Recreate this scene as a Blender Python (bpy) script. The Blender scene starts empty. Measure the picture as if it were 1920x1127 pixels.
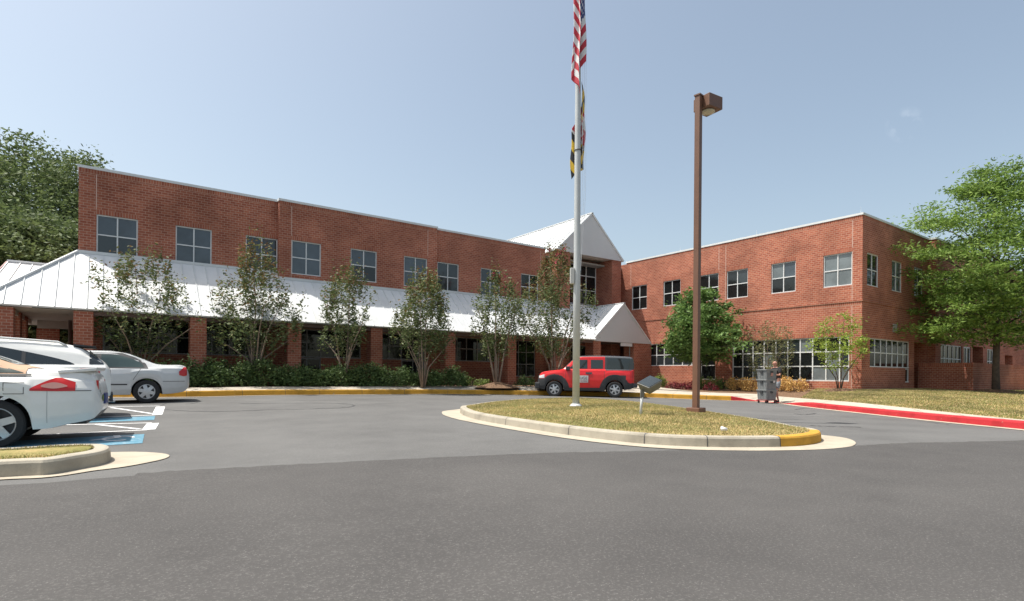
import bpy, bmesh, math, random
import numpy as np
from mathutils import Vector, Matrix
random.seed(7); RNG = np.random.default_rng(7)
S = bpy.context.scene; C = S.collection

# ------------------------------------------------------------------ camera
F, CX, HY, EYE = 1053.0, 960.0, 702.0, 1.0
RHO = math.atan(.0087); A = math.radians(54.2)
FW = np.array([math.cos(A), math.sin(A), 0.]); RT = np.array([math.sin(A), -math.cos(A), 0.]); UPV = np.array([0, 0, 1.])
RC = math.cos(RHO)*RT + math.sin(RHO)*UPV; UC = math.cos(RHO)*UPV - math.sin(RHO)*RT
OO = np.array([0, 0, EYE])
cd = bpy.data.cameras.new('camera'); cam = bpy.data.objects.new('camera', cd); C.objects.link(cam)
cd.sensor_width = 36; cd.lens = 36*F/1920; cd.clip_end = 3000; cd.clip_start = .1
cd.shift_y = (HY-563.5)/1920
M = Matrix.Identity(4)
for i in range(3):
    M[i][0] = RC[i]; M[i][1] = UC[i]; M[i][2] = -FW[i]; M[i][3] = OO[i]
cam.matrix_world = M
S.camera = cam
# ------------------------------------------------------------------ world, sun, exposure
SUNV = Vector((-.361, .235, .972)).normalized()      # towards the sun
el = math.asin(SUNV.z)
w = bpy.data.worlds.new('World'); S.world = w; w.use_nodes = True
nt = w.node_tree; bg = nt.nodes['Background']; bg.inputs[1].default_value = .14
sky = nt.nodes.new('ShaderNodeTexSky'); sky.sky_type = 'NISHITA'; sky.sun_disc = False
sky.sun_elevation = el; sky.sun_rotation = math.atan2(SUNV.x, SUNV.y)
sky.air_density = 1.0; sky.dust_density = 3.4; sky.ozone_density = 1.2; sky.altitude = 50
hs = nt.nodes.new('ShaderNodeHueSaturation'); hs.inputs['Saturation'].default_value = .84; hs.inputs['Value'].default_value = 1.0
tn = nt.nodes.new('ShaderNodeMix'); tn.data_type = 'RGBA'; tn.blend_type = 'MULTIPLY'; tn.inputs[0].default_value = 1; tn.inputs[7].default_value = (1.23, 1.21, 1.07, 1)
nt.links.new(sky.outputs[0], tn.inputs[6]); nt.links.new(tn.outputs[2], hs.inputs['Color'])
# a small wisp of cloud
tc = nt.nodes.new('ShaderNodeTexCoord'); mp = nt.nodes.new('ShaderNodeVectorMath'); mp.operation = 'SUBTRACT'
cdir = Vector(FW + RC*(1697-CX)/F + UC*(HY-234)/F).normalized(); mp.inputs[1].default_value = cdir
ln = nt.nodes.new('ShaderNodeVectorMath'); ln.operation = 'LENGTH'
mr = nt.nodes.new('ShaderNodeMapRange'); mr.inputs[1].default_value = 0; mr.inputs[2].default_value = .024; mr.inputs[3].default_value = .5; mr.inputs[4].default_value = 0
nz = nt.nodes.new('ShaderNodeTexNoise'); nz.inputs['Scale'].default_value = 42; nz.inputs['Detail'].default_value = 5
mr2 = nt.nodes.new('ShaderNodeMapRange'); mr2.inputs[1].default_value = .46; mr2.inputs[2].default_value = .8
mm = nt.nodes.new('ShaderNodeMath'); mm.operation = 'MULTIPLY'
mx = nt.nodes.new('ShaderNodeMix'); mx.data_type = 'RGBA'; mx.inputs[7].default_value = (7.5, 7.9, 8.3, 1)
L = nt.links.new
L(tc.outputs['Generated'], mp.inputs[0]); L(mp.outputs[0], ln.inputs[0]); L(ln.outputs['Value'], mr.inputs[0])
L(tc.outputs['Generated'], nz.inputs['Vector']); L(nz.outputs[0], mr2.inputs[0]); L(mr.outputs[0], mm.inputs[0]); L(mr2.outputs[0], mm.inputs[1])
L(mm.outputs[0], mx.inputs[0]); L(hs.outputs[0], mx.inputs[6]); L(mx.outputs[2], bg.inputs[0])
sd = bpy.data.lights.new('sun', 'SUN'); sd.energy = 5.0; sd.angle = math.radians(.55); sd.color = (1, .965, .9)
so = bpy.data.objects.new('sun', sd); C.objects.link(so); so.rotation_euler = SUNV.to_track_quat('Z', 'Y').to_euler()
S.view_settings.view_transform = 'Standard'; S.view_settings.look = 'None'; S.view_settings.exposure = .35; S.view_settings.gamma = 1
S.render.engine = 'CYCLES'
try: S.cycles.use_denoising = True
except Exception: pass

# ------------------------------------------------------------------ survey helpers (the place was measured from the photo)
def ray(x, y): return FW + RC*(x-CX)/F + UC*(HY-y)/F
def at(x, y, ax, c):
    d = ray(x, y); return OO + d*(c-OO[ax])/d[ax]
def W(x, w):                       # plan position seen at column x, w metres ahead
    d = ray(x, HY); q = OO + d*w/(d@FW); return float(q[0]), float(q[1])
CTL = [(960,2,0),(500,4,-.02),(1500,4,0),(0,5.3,-.08),(8,7.8,-.08),(210,12.4,-.03),(275,15.9,.08),(100,16,.06),(350,18.5,.22),(500,20.2,.17),(600,21.2,.16),
 (300,19.5,.22),(-200,19,.22),(700,21,.15),(840,24.2,.115),(1000,24.8,.13),(1179,25.3,.08),(1100,24.,.03),(1300,24.5,-.02),(1380,24.4,-.09),(1455,24,-.15),
 (1600,17,-.12),(1920,13,-.04),(1232,8.2,0),(1540,8.6,0),(835,14.8,0),(1087,19.5,.02),(700,12,0),(960,6,0)]
PC = np.array([W(x, ww)+(z,) for x, ww, z in CTL])
def gz(u, v, s=3.0):
    d2 = (PC[:,0]-u)**2+(PC[:,1]-v)**2; k = np.exp(-d2/(2*s*s))+1e-6/(1+d2)
    return float((k*PC[:,2]).sum()/k.sum())
def g(x, y, dz=0.):
    z = 0
    for _ in range(25):
        q = at(x, y, 2, z+dz); z = .5*z+.5*gz(q[0], q[1])
    q = at(x, y, 2, z+dz); return (float(q[0]), float(q[1]), float(q[2]))

# ------------------------------------------------------------------ object helpers
def tag(o, label=None, cat=None, group=None, kind=None):
    if label: o['label'] = label
    if cat: o['category'] = cat
    if group: o['group'] = group
    if kind: o['kind'] = kind
    return o
def empty(name, loc, label, cat, rz=0, group=None):
    o = bpy.data.objects.new(name, None); C.objects.link(o); o.location = loc; o.rotation_euler = (0, 0, rz)
    o.empty_display_size = .2
    return tag(o, label, cat, group)
def finish(name, me, mats, parent=None, smooth=False):
    for m in (mats if isinstance(mats, (list, tuple)) else [mats]): me.materials.append(m)
    if smooth: me.polygons.foreach_set('use_smooth', [True]*len(me.polygons))
    me.update(); o = bpy.data.objects.new(name, me); C.objects.link(o)
    if parent: o.parent = parent
    return o
class MB:
    def __init__(s): s.v = []; s.f = []; s.m = []
    def quad(s, a, b, c, d, m=0):
        n = len(s.v); s.v += [tuple(a), tuple(b), tuple(c), tuple(d)]; s.f.append((n, n+1, n+2, n+3)); s.m.append(m)
    def poly(s, pts, m=0):
        n = len(s.v); s.v += [tuple(p) for p in pts]; s.f.append(tuple(range(n, n+len(pts)))); s.m.append(m)
    def hexa(s, p, m=0):            # 8 points: bottom 4 ccw, top 4 ccw
        n = len(s.v); s.v += [tuple(q) for q in p]
        for f in ((3,2,1,0),(4,5,6,7),(0,1,5,4),(1,2,6,5),(2,3,7,6),(3,0,4,7)): s.f.append(tuple(n+i for i in f)); s.m.append(m)
    def box(s, x0, x1, y0, y1, z0, z1, m=0):
        s.hexa([(x0,y0,z0),(x1,y0,z0),(x1,y1,z0),(x0,y1,z0),(x0,y0,z1),(x1,y0,z1),(x1,y1,z1),(x0,y1,z1)], m)
    def bar(s, a, b, wd, ht, m=0):  # a beam from a to b, width wd, height ht centred
        a = Vector(a); b = Vector(b); d = (b-a).normalized(); sd_ = d.cross(Vector((0,0,1)))
        if sd_.length < 1e-4: sd_ = Vector((1,0,0))
        sd_.normalize(); u = sd_.cross(d).normalized(); sd_ = sd_*wd/2; u = u*ht/2
        s.hexa([a-sd_-u, a+sd_-u, b+sd_-u, b-sd_-u, a-sd_+u, a+sd_+u, b+sd_+u, b-sd_+u], m)
    def tube(s, pts, rads, n=8, m=0, cap=True):
        pts = [Vector(p) for p in pts]; base = len(s.v)
        for i, p in enumerate(pts):
            d = (pts[min(i+1, len(pts)-1)]-pts[max(i-1, 0)]).normalized()
            ref = Vector((1, 0, 0)) if abs(d.x) < .8 else Vector((0, 1, 0))
            a = d.cross(ref).normalized(); b = d.cross(a)
            for k in range(n):
                t = 2*math.pi*k/n; s.v.append(tuple(p+(a*math.cos(t)+b*math.sin(t))*rads[i]))
        for i in range(len(pts)-1):
            for k in range(n):
                s.f.append((base+i*n+k, base+i*n+(k+1) % n, base+(i+1)*n+(k+1) % n, base+(i+1)*n+k)); s.m.append(m)
        if cap:
            s.f.append(tuple(base+k for k in range(n))[::-1]); s.m.append(m)
            s.f.append(tuple(base+(len(pts)-1)*n+k for k in range(n))); s.m.append(m)
    def disc(s, c, ax, r, th, n=20, m=0, r2=None):
        c = Vector(c); ax = Vector(ax).normalized(); s.tube([c-ax*th/2, c+ax*th/2], [r, r if r2 is None else r2], n, m)
    def build(s, name, mats, parent=None, smooth=False):
        me = bpy.data.meshes.new(name); me.from_pydata(s.v, [], s.f)
        me.polygons.foreach_set('material_index', s.m)
        return finish(name, me, mats, parent, smooth)
def bevel(o, wdt=.01, seg=2):
    b = o.modifiers.new('bevel', 'BEVEL'); b.width = wdt; b.segments = seg; b.limit_method = 'ANGLE'; return o

# ------------------------------------------------------------------ materials
MATS = {}
def newmat(name):
    m = bpy.data.materials.new(name); m.use_nodes = True; MATS[name] = m
    return m, m.node_tree, m.node_tree.nodes['Principled BSDF']
def noise_col(nt, coord, scale, c1, c2, lo=.35, hi=.65, detail=6, rough=.6):
    n = nt.nodes.new('ShaderNodeTexNoise'); n.inputs['Scale'].default_value = scale; n.inputs['Detail'].default_value = detail; n.inputs['Roughness'].default_value = rough
    nt.links.new(coord, n.inputs['Vector'])
    r = nt.nodes.new('ShaderNodeMapRange'); r.inputs[1].default_value = lo; r.inputs[2].default_value = hi; nt.links.new(n.outputs[0], r.inputs[0])
    x = nt.nodes.new('ShaderNodeMix'); x.data_type = 'RGBA'
    for i, c in ((6, c1), (7, c2)):
        if isinstance(c, tuple): x.inputs[i].default_value = c+(1,)
        else: nt.links.new(c, x.inputs[i])
    nt.links.new(r.outputs[0], x.inputs[0]); return x.outputs[2], n.outputs[0]
def objc(nt):
    t = nt.nodes.new('ShaderNodeTexCoord'); return t.outputs['Object']
def plain(name, col, rough=.6, metal=0., var=.12, vs=3., spec=.5, bump=0., bs=40.):
    m, nt, b = newmat(name); co = objc(nt)
    c2 = tuple(c*(1-var) for c in col); o, n = noise_col(nt, co, vs, col, c2)
    nt.links.new(o, b.inputs['Base Color']); b.inputs['Roughness'].default_value = rough; b.inputs['Metallic'].default_value = metal
    b.inputs['Specular IOR Level'].default_value = spec
    if bump:
        n2 = nt.nodes.new('ShaderNodeTexNoise'); n2.inputs['Scale'].default_value = bs; nt.links.new(co, n2.inputs['Vector'])
        bp = nt.nodes.new('ShaderNodeBump'); bp.inputs['Strength'].default_value = bump; bp.inputs['Distance'].default_value = .02
        nt.links.new(n2.outputs[0], bp.inputs['Height']); nt.links.new(bp.outputs[0], b.inputs['Normal'])
    return m
def brickmat(name, soldier=False, c1=(.40,.138,.083), c2=(.285,.085,.053), mo=(.46,.28,.205)):
    m, nt, b = newmat(name); N = nt.nodes.new; L = nt.links.new
    co = objc(nt); sp = N('ShaderNodeSeparateXYZ'); L(co, sp.inputs[0])
    ge = N('ShaderNodeNewGeometry'); sn = N('ShaderNodeSeparateXYZ'); L(ge.outputs['True Normal'], sn.inputs[0])
    ax = N('ShaderNodeMath'); ax.operation = 'ABSOLUTE'; L(sn.outputs[0], ax.inputs[0])
    gt = N('ShaderNodeMath'); gt.operation = 'GREATER_THAN'; gt.inputs[1].default_value = .707; L(ax.outputs[0], gt.inputs[0])
    mx = N('ShaderNodeMix'); mx.data_type = 'FLOAT'; L(gt.outputs[0], mx.inputs[0]); L(sp.outputs[0], mx.inputs[2]); L(sp.outputs[1], mx.inputs[3])
    cb = N('ShaderNodeCombineXYZ')
    if soldier: L(sp.outputs[2], cb.inputs[0]); L(mx.outputs[0], cb.inputs[1])
    else: L(mx.outputs[0], cb.inputs[0]); L(sp.outputs[2], cb.inputs[1])
    br = N('ShaderNodeTexBrick'); L(cb.outputs[0], br.inputs['Vector']); br.inputs['Scale'].default_value = 1
    br.inputs['Brick Width'].default_value = .4 if soldier else .215; br.inputs['Row Height'].default_value = .09 if soldier else .097
    br.inputs['Mortar Size'].default_value = .0105; br.inputs['Mortar Smooth'].default_value = .3; br.offset = 0 if soldier else .5
    br.inputs['Color1'].default_value = c1+(1,); br.inputs['Color2'].default_value = c2+(1,); br.inputs['Mortar'].default_value = mo+(1,)
    hsv = N('ShaderNodeHueSaturation'); L(br.outputs['Color'], hsv.inputs['Color'])
    nz = N('ShaderNodeTexNoise'); nz.inputs['Scale'].default_value = .7; nz.inputs['Detail'].default_value = 5; L(co, nz.inputs['Vector'])
    mr = N('ShaderNodeMapRange'); mr.inputs[1].default_value = .3; mr.inputs[2].default_value = .7; mr.inputs[3].default_value = .74; mr.inputs[4].default_value = 1.2
    L(nz.outputs[0], mr.inputs[0]); L(mr.outputs[0], hsv.inputs['Value']); L(hsv.outputs[0], b.inputs['Base Color'])
    b.inputs['Roughness'].default_value = .9; b.inputs['Specular IOR Level'].default_value = .2
    bp = N('ShaderNodeBump'); bp.inputs['Strength'].default_value = .5; bp.inputs['Distance'].default_value = .01; bp.invert = True
    L(br.outputs['Fac'], bp.inputs['Height']); L(bp.outputs[0], b.inputs['Normal'])
    return m
BRICK = brickmat('brick'); SOLD = brickmat('brick_soldier_course', True)
WHITE = plain('white_painted_metal', (.70,.71,.71), .42, 0, .14, .9)
COPE = plain('pale_coping_metal', (.66,.68,.68), .4, .0, .08, 1.)
FRAME = plain('white_window_frame', (.70,.71,.71), .4)
FRAMED = plain('bronze_grey_frame', (.25,.25,.25), .4)
GABLE = plain('grey_white_gable_panel', (.60,.60,.60), .6, 0, .05, .8)
SOFF = plain('soffit_paint', (.52,.47,.42), .8)
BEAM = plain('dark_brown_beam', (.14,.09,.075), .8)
SEAL = plain('pale_joint_sealant', (.62,.45,.38), .8)
MULCH = plain('mulch', (.20,.125,.08), 1, 0, .45, 14., .1, .6, 60)
STONE = plain('roof_gravel', (.35,.34,.32), .9)
def glassmat(name, col, rough=.06, spec=.6, blinds=False):
    m, nt, b = newmat(name); co = objc(nt)
    c2 = tuple(c*.6 for c in col); o, n = noise_col(nt, co, .9, col, c2)
    b.inputs['Roughness'].default_value = rough; b.inputs['Specular IOR Level'].default_value = spec
    nt.links.new(o, b.inputs['Base Color'])
    n2 = nt.nodes.new('ShaderNodeTexNoise'); n2.inputs['Scale'].default_value = 1.3; nt.links.new(co, n2.inputs['Vector'])
    bp = nt.nodes.new('ShaderNodeBump'); bp.inputs['Strength'].default_value = .06; bp.inputs['Distance'].default_value = .05
    nt.links.new(n2.outputs[0], bp.inputs['Height']); nt.links.new(bp.outputs[0], b.inputs['Normal'])
    return m
GD = glassmat('dark_glass', (.014,.017,.018)); GB = glassmat('blue_grey_sky_blind_glass', (.075,.095,.115), .1, .7); GM = glassmat('mid_dark_glass', (.035,.045,.05), .06, .7)  # GB base colour mixes blinds with a painted blue-grey sky reflection
GL = glassmat('pale_blind_glass', (.19,.22,.23), .12)

def asphalt(name, c1, c2, speck, cracks=0):
    m, nt, b = newmat(name); N = nt.nodes.new; Lk = nt.links.new; co = objc(nt)
    o1, _ = noise_col(nt, co, .35, c1, c2, .35, .65, 8)
    o2, n2 = noise_col(nt, co, 55, o1, speck, .52, .80, 3, .8)
    vo = N('ShaderNodeTexVoronoi'); vo.inputs['Scale'].default_value = 75; Lk(co, vo.inputs['Vector'])
    lt = N('ShaderNodeMapRange'); lt.inputs[1].default_value = 0; lt.inputs[2].default_value = .32; lt.inputs[3].default_value = 1; lt.inputs[4].default_value = 0; Lk(vo.outputs['Distance'], lt.inputs[0])
    ran = N('ShaderNodeSeparateColor'); Lk(vo.outputs['Color'], ran.inputs[0])
    th = N('ShaderNodeMath'); th.operation = 'GREATER_THAN'; th.inputs[1].default_value = .9; Lk(ran.outputs[0], th.inputs[0])
    ml = N('ShaderNodeMath'); ml.operation = 'MULTIPLY'; Lk(lt.outputs[0], ml.inputs[0]); Lk(th.outputs[0], ml.inputs[1])
    x = N('ShaderNodeMix'); x.data_type = 'RGBA'; Lk(ml.outputs[0], x.inputs[0]); Lk(o2, x.inputs[6]); x.inputs[7].default_value = tuple(min(1, c*1.45) for c in speck)+(1,)
    last = x.outputs[2]
    # broad dark drips and tyre staining
    o3, n3 = noise_col(nt, co, .8, (1.03,1.03,1.03), (.86,.86,.865), .42, .68, 9, .7)
    mu = N('ShaderNodeMix'); mu.data_type = 'RGBA'; mu.blend_type = 'MULTIPLY'; mu.inputs[0].default_value = 1; Lk(last, mu.inputs[6]); Lk(o3, mu.inputs[7]); last = mu.outputs[2]
    Lk(last, b.inputs['Base Color']); b.inputs['Roughness'].default_value = .88; b.inputs['Specular IOR Level'].default_value = .3
    bp = N('ShaderNodeBump'); bp.inputs['Strength'].default_value = .5; bp.inputs['Distance'].default_value = .006; Lk(n2, bp.inputs['Height']); Lk(bp.outputs[0], b.inputs['Normal'])
    return m
ASO = asphalt('weathered_asphalt', (.124,.122,.118), (.10,.098,.095), (.19,.187,.18))
ASN = asphalt('darker_asphalt', (.075,.071,.068), (.058,.055,.053), (.165,.158,.15))
CRK = plain('tar_crack_filler', (.06,.06,.062), .6)
def concrete(name, col, stain=.75, chip=False):
    m, nt, b = newmat(name); co = objc(nt)
    o1, _ = noise_col(nt, co, 2.2, col, tuple(c*stain for c in col), .45, .75, 8)
    if chip: o1, _ = noise_col(nt, co, 7, o1, (.36,.31,.25), .63, .68, 9, .75)
    o2, n2 = noise_col(nt, co, 45, o1, tuple(c*.82 for c in col), .55, .8, 3)
    nt.links.new(o2, b.inputs['Base Color']); b.inputs['Roughness'].default_value = .9; b.inputs['Specular IOR Level'].default_value = .25
    bp = nt.nodes.new('ShaderNodeBump'); bp.inputs['Strength'].default_value = .25; bp.inputs['Distance'].default_value = .01
    nt.links.new(n2, bp.inputs['Height']); nt.links.new(bp.outputs[0], b.inputs['Normal']); return m
CONC = concrete('kerb_concrete', (.37,.335,.27), .62); WALK = concrete('pavement_concrete', (.42,.375,.31), .75); GUT = concrete('gutter_concrete', (.41,.36,.285), .75)
YEL = concrete('yellow_kerb_paint', (.50,.27,.04), .6, True); RED = concrete('red_kerb_paint', (.42,.028,.035), .6, True)
def paint_worn(name, col, under, lo=.5, hi=.6):
    m, nt, b = newmat(name); co = objc(nt); o, n = noise_col(nt, co, 9, col, under, lo, hi, 7, .75)
    nt.links.new(o, b.inputs['Base Color']); b.inputs['Roughness'].default_value = .8; return m
PW = paint_worn('white_line_paint', (.68,.68,.68), (.35,.35,.35), .6, .75); PB = paint_worn('blue_bay_paint', (.075,.21,.29), (.30,.37,.41), .5, .72)
def grassmat(name, c1, c2, sc=.8):
    m, nt, b = newmat(name); co = objc(nt); o, n = noise_col(nt, co, sc, c1, c2, .42, .6, 5)
    o2, n2 = noise_col(nt, co, 30, o, tuple(c*.6 for c in c2), .5, .8, 4)
    nt.links.new(o2, b.inputs['Base Color']); b.inputs['Roughness'].default_value = 1; b.inputs['Specular IOR Level'].default_value = .1; return m
GRS = grassmat('dry_turf', (.37,.28,.13), (.19,.18,.065))
def bladem(name, cols, trans=.25):
    m, nt, b = newmat(name); N = nt.nodes.new; Lk = nt.links.new
    ge = N('ShaderNodeNewGeometry'); rp = N('ShaderNodeValToRGB'); Lk(ge.outputs['Random Per Island'], rp.inputs[0])
    e = rp.color_ramp.elements; e[0].position = 0; e[0].color = cols[0]+(1,); e[1].position = 1; e[1].color = cols[-1]+(1,)
    for i, c in enumerate(cols[1:-1]): k = e.new((i+1)/(len(cols)-1)); k.color = c+(1,)
    co = objc(nt); n = N('ShaderNodeTexNoise'); n.inputs['Scale'].default_value = .9; n.inputs['Detail'].default_value = 4; Lk(co, n.inputs['Vector'])
    mr = N('ShaderNodeMapRange'); mr.inputs[1].default_value = .35; mr.inputs[2].default_value = .65; mr.inputs[3].default_value = .75; mr.inputs[4].default_value = 1.2; Lk(n.outputs[0], mr.inputs[0])
    h = N('ShaderNodeHueSaturation'); Lk(rp.outputs[0], h.inputs['Color']); Lk(mr.outputs[0], h.inputs['Value'])
    Lk(h.outputs[0], b.inputs['Base Color']); b.inputs['Roughness'].default_value = .6; b.inputs['Specular IOR Level'].default_value = .3
    tr = N('ShaderNodeBsdfTranslucent'); Lk(h.outputs[0], tr.inputs[0]); ms = N('ShaderNodeMixShader'); ms.inputs[0].default_value = trans
    out = nt.nodes['Material Output']; Lk(b.outputs[0], ms.inputs[1]); Lk(tr.outputs[0], ms.inputs[2]); Lk(ms.outputs[0], out.inputs[0]); return m
BLD = bladem('grass_blades', [(.50,.37,.19),(.58,.44,.24),(.38,.31,.14),(.28,.28,.10),(.15,.21,.05),(.50,.38,.19),(.19,.24,.07)], .25)
LF_MYR = bladem('myrtle_leaves', [(.06,.095,.03),(.11,.145,.05),(.17,.20,.085),(.08,.12,.045),(.23,.21,.085)], .3)
LF_MYT = bladem('myrtle_tip_leaves', [(.16,.09,.03),(.22,.12,.04),(.12,.12,.04),(.10,.13,.04)], .3)
LF_HED = bladem('hedge_leaves', [(.04,.075,.025),(.08,.13,.04),(.14,.20,.065),(.055,.095,.03)], .25)
LF_OAK = bladem('dense_tree_leaves', [(.06,.12,.03),(.11,.19,.045),(.17,.27,.07),(.075,.15,.035)], .3)
LF_LOC = bladem('locust_leaves', [(.09,.17,.03),(.17,.27,.05),(.27,.38,.085),(.07,.13,.025)], .4)
LF_BGT = bladem('background_tree_leaves', [(.085,.12,.045),(.13,.175,.065),(.19,.24,.09),(.07,.10,.04)], .3)
LF_YEL = bladem('yellow_green_leaves', [(.24,.34,.05),(.34,.42,.08),(.15,.24,.04)], .4)
LF_BAM = bladem('pale_thin_leaves', [(.16,.18,.07),(.25,.26,.12),(.11,.13,.05),(.22,.19,.09)], .3)
LF_ORG = bladem('orange_barberry_leaves', [(.56,.34,.10),(.68,.44,.16),(.44,.25,.08)], .3)
LF_BUR = bladem('burgundy_leaves', [(.16,.02,.03),(.24,.035,.045),(.09,.015,.02)], .3)
LF_LIM = bladem('lime_leaves', [(.16,.22,.05),(.24,.30,.08),(.10,.16,.04)], .3)
FLW = plain('magenta_petals', (.62,.03,.13), .7)
BRK = plain('bark', (.11,.08,.06), .95, 0, .4, 6.); BRM = plain('pale_smooth_bark', (.30,.22,.165), .8, 0, .35, 8.)

# ------------------------------------------------------------------ terrain, roads, islands
def axis_pts(lo, hi, fine0, fine1, st):
    a = list(np.arange(fine0, fine1+.01, st)); far = [5, 12, 30, 80, 250, 900]
    return [fine0-f for f in far[::-1] if fine0-f > lo]+a+[fine1+f for f in far if fine1+f < hi]
xs = axis_pts(-2000, 2000, -14, 46, .8); ys = axis_pts(-2000, 2000, -8, 34, .8)
b = MB(); b.v = [(x, y, gz(x, y)-.02*(0 if -14 <= x <= 46 else 1)) for y in ys for x in xs]
nx = len(xs)
b.f = [(j*nx+i, j*nx+i+1, (j+1)*nx+i+1, (j+1)*nx+i) for j in range(len(ys)-1) for i in range(nx-1)]; b.m = [0]*len(b.f)
tag(b.build('ground', ASO, smooth=True), kind='structure')
def catmull(pts, n=6, closed=False):
    P = [np.array(p, float) for p in pts]; out = []; N = len(P)
    rng = range(N if closed else N-1)
    for i in rng:
        p0 = P[(i-1) % N] if closed or i > 0 else 2*P[0]-P[1]; p1 = P[i]; p2 = P[(i+1) % N]
        p3 = P[(i+2) % N] if closed or i+2 < N else 2*P[-1]-P[-2]
        for k in range(n):
            t = k/n; out.append(.5*((2*p1)+(-p0+p2)*t+(2*p0-5*p1+4*p2-p3)*t*t+(-p0+3*p1-3*p2+p3)*t**3))
    if not closed: out.append(P[-1])
    return out
def normals(P, closed):
    N = len(P); r = []
    for i in range(N):
        a = P[(i-1) % N] if closed or i > 0 else P[i]; c = P[(i+1) % N] if closed or i < N-1 else P[i]
        t = np.array([c[0]-a[0], c[1]-a[1]]); t = t/np.linalg.norm(t); r.append(np.array([-t[1], t[0]]))   # left normal
    return r
def drape_strip(name, L1, L2, mat, dz=.004, n=4, kind='structure'):
    b = MB()
    for i in range(len(L1)-1):
        for k in range(n):
            q = []
            for (ii, t) in ((i, k/n), (i+1, k/n), (i+1, (k+1)/n), (i, (k+1)/n)):
                x = L1[ii][0]*(1-t)+L2[ii][0]*t; y = L1[ii][1]*(1-t)+L2[ii][1]*t
                z = (gz(x, y)+dz) if len(L1[ii]) < 3 else L1[ii][2]*(1-t)+L2[ii][2]*t+dz
                q.append((x, y, z))
            b.quad(*q)
    o = b.build(name, mat); 
    return tag(o, kind=kind)
# newer dark asphalt in the foreground
edge = catmull([(-16.,8.8)]+[g(x, y)[:2] for x, y in [(0,912),(275,887),(640,867),(1000,851),(1300,844),(1560,838.5),(1700,831),(1920,826)]]+[(24.,-1.2),(40.,-6.)], 24)
b = MB(); rows = 26
g0 = [(p[0]+RNG.normal(0,.01), p[1]+RNG.normal(0,.018)) for p in edge]
for i in range(len(g0)-1):
    for k in range(rows):
        t0, t1 = (k/rows)**1.5, ((k+1)/rows)**1.5; q = []
        for p, t in ((g0[i], t0), (g0[i], t1), (g0[i+1], t1), (g0[i+1], t0)):
            x = p[0]+(.6)*t*-9; y = p[1]-t*26; q.append((x, y, gz(x, y)+.005))
        b.quad(*q)
me_o = b.build('road', ASN); tag(me_o, kind='structure')
me = me_o.data; bm = bmesh.new(); bm.from_mesh(me); bmesh.ops.remove_doubles(bm, verts=bm.verts, dist=.0005); bmesh.ops.recalc_face_normals(bm, faces=bm.faces); bm.to_mesh(me); bm.free()

def kerb(name, P, H, side, mat, closed=False, wdt=.16, parts=None, rough=0):
    """P: xy outline of the road-side base, H heights, side +1 = kerb body on the left of the path."""
    nr = normals(P, closed); N = len(P); secs = []
    for i, p in enumerate(P):
        n_ = nr[i]*side; z0 = gz(p[0], p[1]); h = H[i]
        def q(off, z): return (p[0]+n_[0]*off, p[1]+n_[1]*off, z)
        secs.append([q(0, z0-.06), q(.015, z0+h*.8), q(.03, z0+h*.95), q(.06, z0+h), q(wdt, z0+h), q(wdt+.002, z0-.06)])
    b = MB(); b.v = [v for s in secs for v in s]; K = 6
    for i in range(N if closed else N-1):
        j = (i+1) % N
        for k in range(K-1): b.f.append((i*K+k, i*K+k+1, j*K+k+1, j*K+k) if side < 0 else (i*K+k, j*K+k, j*K+k+1, i*K+k+1)); b.m.append(0 if parts is None else parts[i])
    if not closed:
        b.f.append(tuple(range(K))); b.m.append(0); b.f.append(tuple((N-1)*K+k for k in range(K))[::-1]); b.m.append(0 if parts is None else parts[N-2])
    return b.build(name, mat)
# joints cut across a kerb
def joints(P, H, side, idx, b, closed=False):
    nr = normals(P, closed)
    for i in idx:
        p = P[i]; n_ = nr[i]*side; t = np.array([n_[1], -n_[0]])*.006; z0 = gz(p[0], p[1]); h = H[i]
        pts = [(-.003, z0-.02), (.012, z0+h*.8), (.026, z0+h*.955), (.058, z0+h+.003), (.16, z0+h+.003)]
        for (o0, za), (o1, zb) in zip(pts, pts[1:]):
            b.quad((p[0]+n_[0]*o0-t[0], p[1]+n_[1]*o0-t[1], za), (p[0]+n_[0]*o0+t[0], p[1]+n_[1]*o0+t[1], za), (p[0]+n_[0]*o1+t[0], p[1]+n_[1]*o1+t[1], zb), (p[0]+n_[0]*o1-t[0], p[1]+n_[1]*o1-t[1], zb))
def blades(name, pts, mat, h=(.03, .07), wd=.006, label='', cat=''):
    """pts: (x,y,z) list. one mesh of bent grass blades"""
    pts = np.array(pts); n = len(pts); a = RNG.uniform(0, 2*np.pi, n); hh = RNG.uniform(h[0], h[1], n); ln_ = RNG.uniform(0, .8, n)*hh; la = RNG.uniform(0, 2*np.pi, n)
    dx = np.stack([np.cos(a)*wd, np.sin(a)*wd, 0*a], 1)
    mid = pts+np.stack([np.cos(la)*ln_*.35, np.sin(la)*ln_*.35, hh*.6], 1); tip = pts+np.stack([np.cos(la)*ln_, np.sin(la)*ln_, hh], 1)
    V = np.stack([pts-dx, pts+dx, mid+dx*.7, mid-dx*.7, tip], 1).reshape(-1, 3)
    base = np.arange(n)*5
    quads = np.stack([base, base+1, base+2, base+3], 1); tris = np.stack([base+3, base+2, base+4], 1)
    me = bpy.data.meshes.new(name); me.vertices.add(len(V)); me.vertices.foreach_set('co', V.ravel())
    loops = np.concatenate([quads.ravel(), tris.ravel()]); me.loops.add(len(loops)); me.loops.foreach_set('vertex_index', loops)
    me.polygons.add(2*n); st = np.concatenate([np.arange(n)*4, 4*n+np.arange(n)*3]); me.polygons.foreach_set('loop_start', st)
    me.update(calc_edges=True); o = finish(name, me, mat); return tag(o, label or None, cat or None, kind='stuff')
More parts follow.
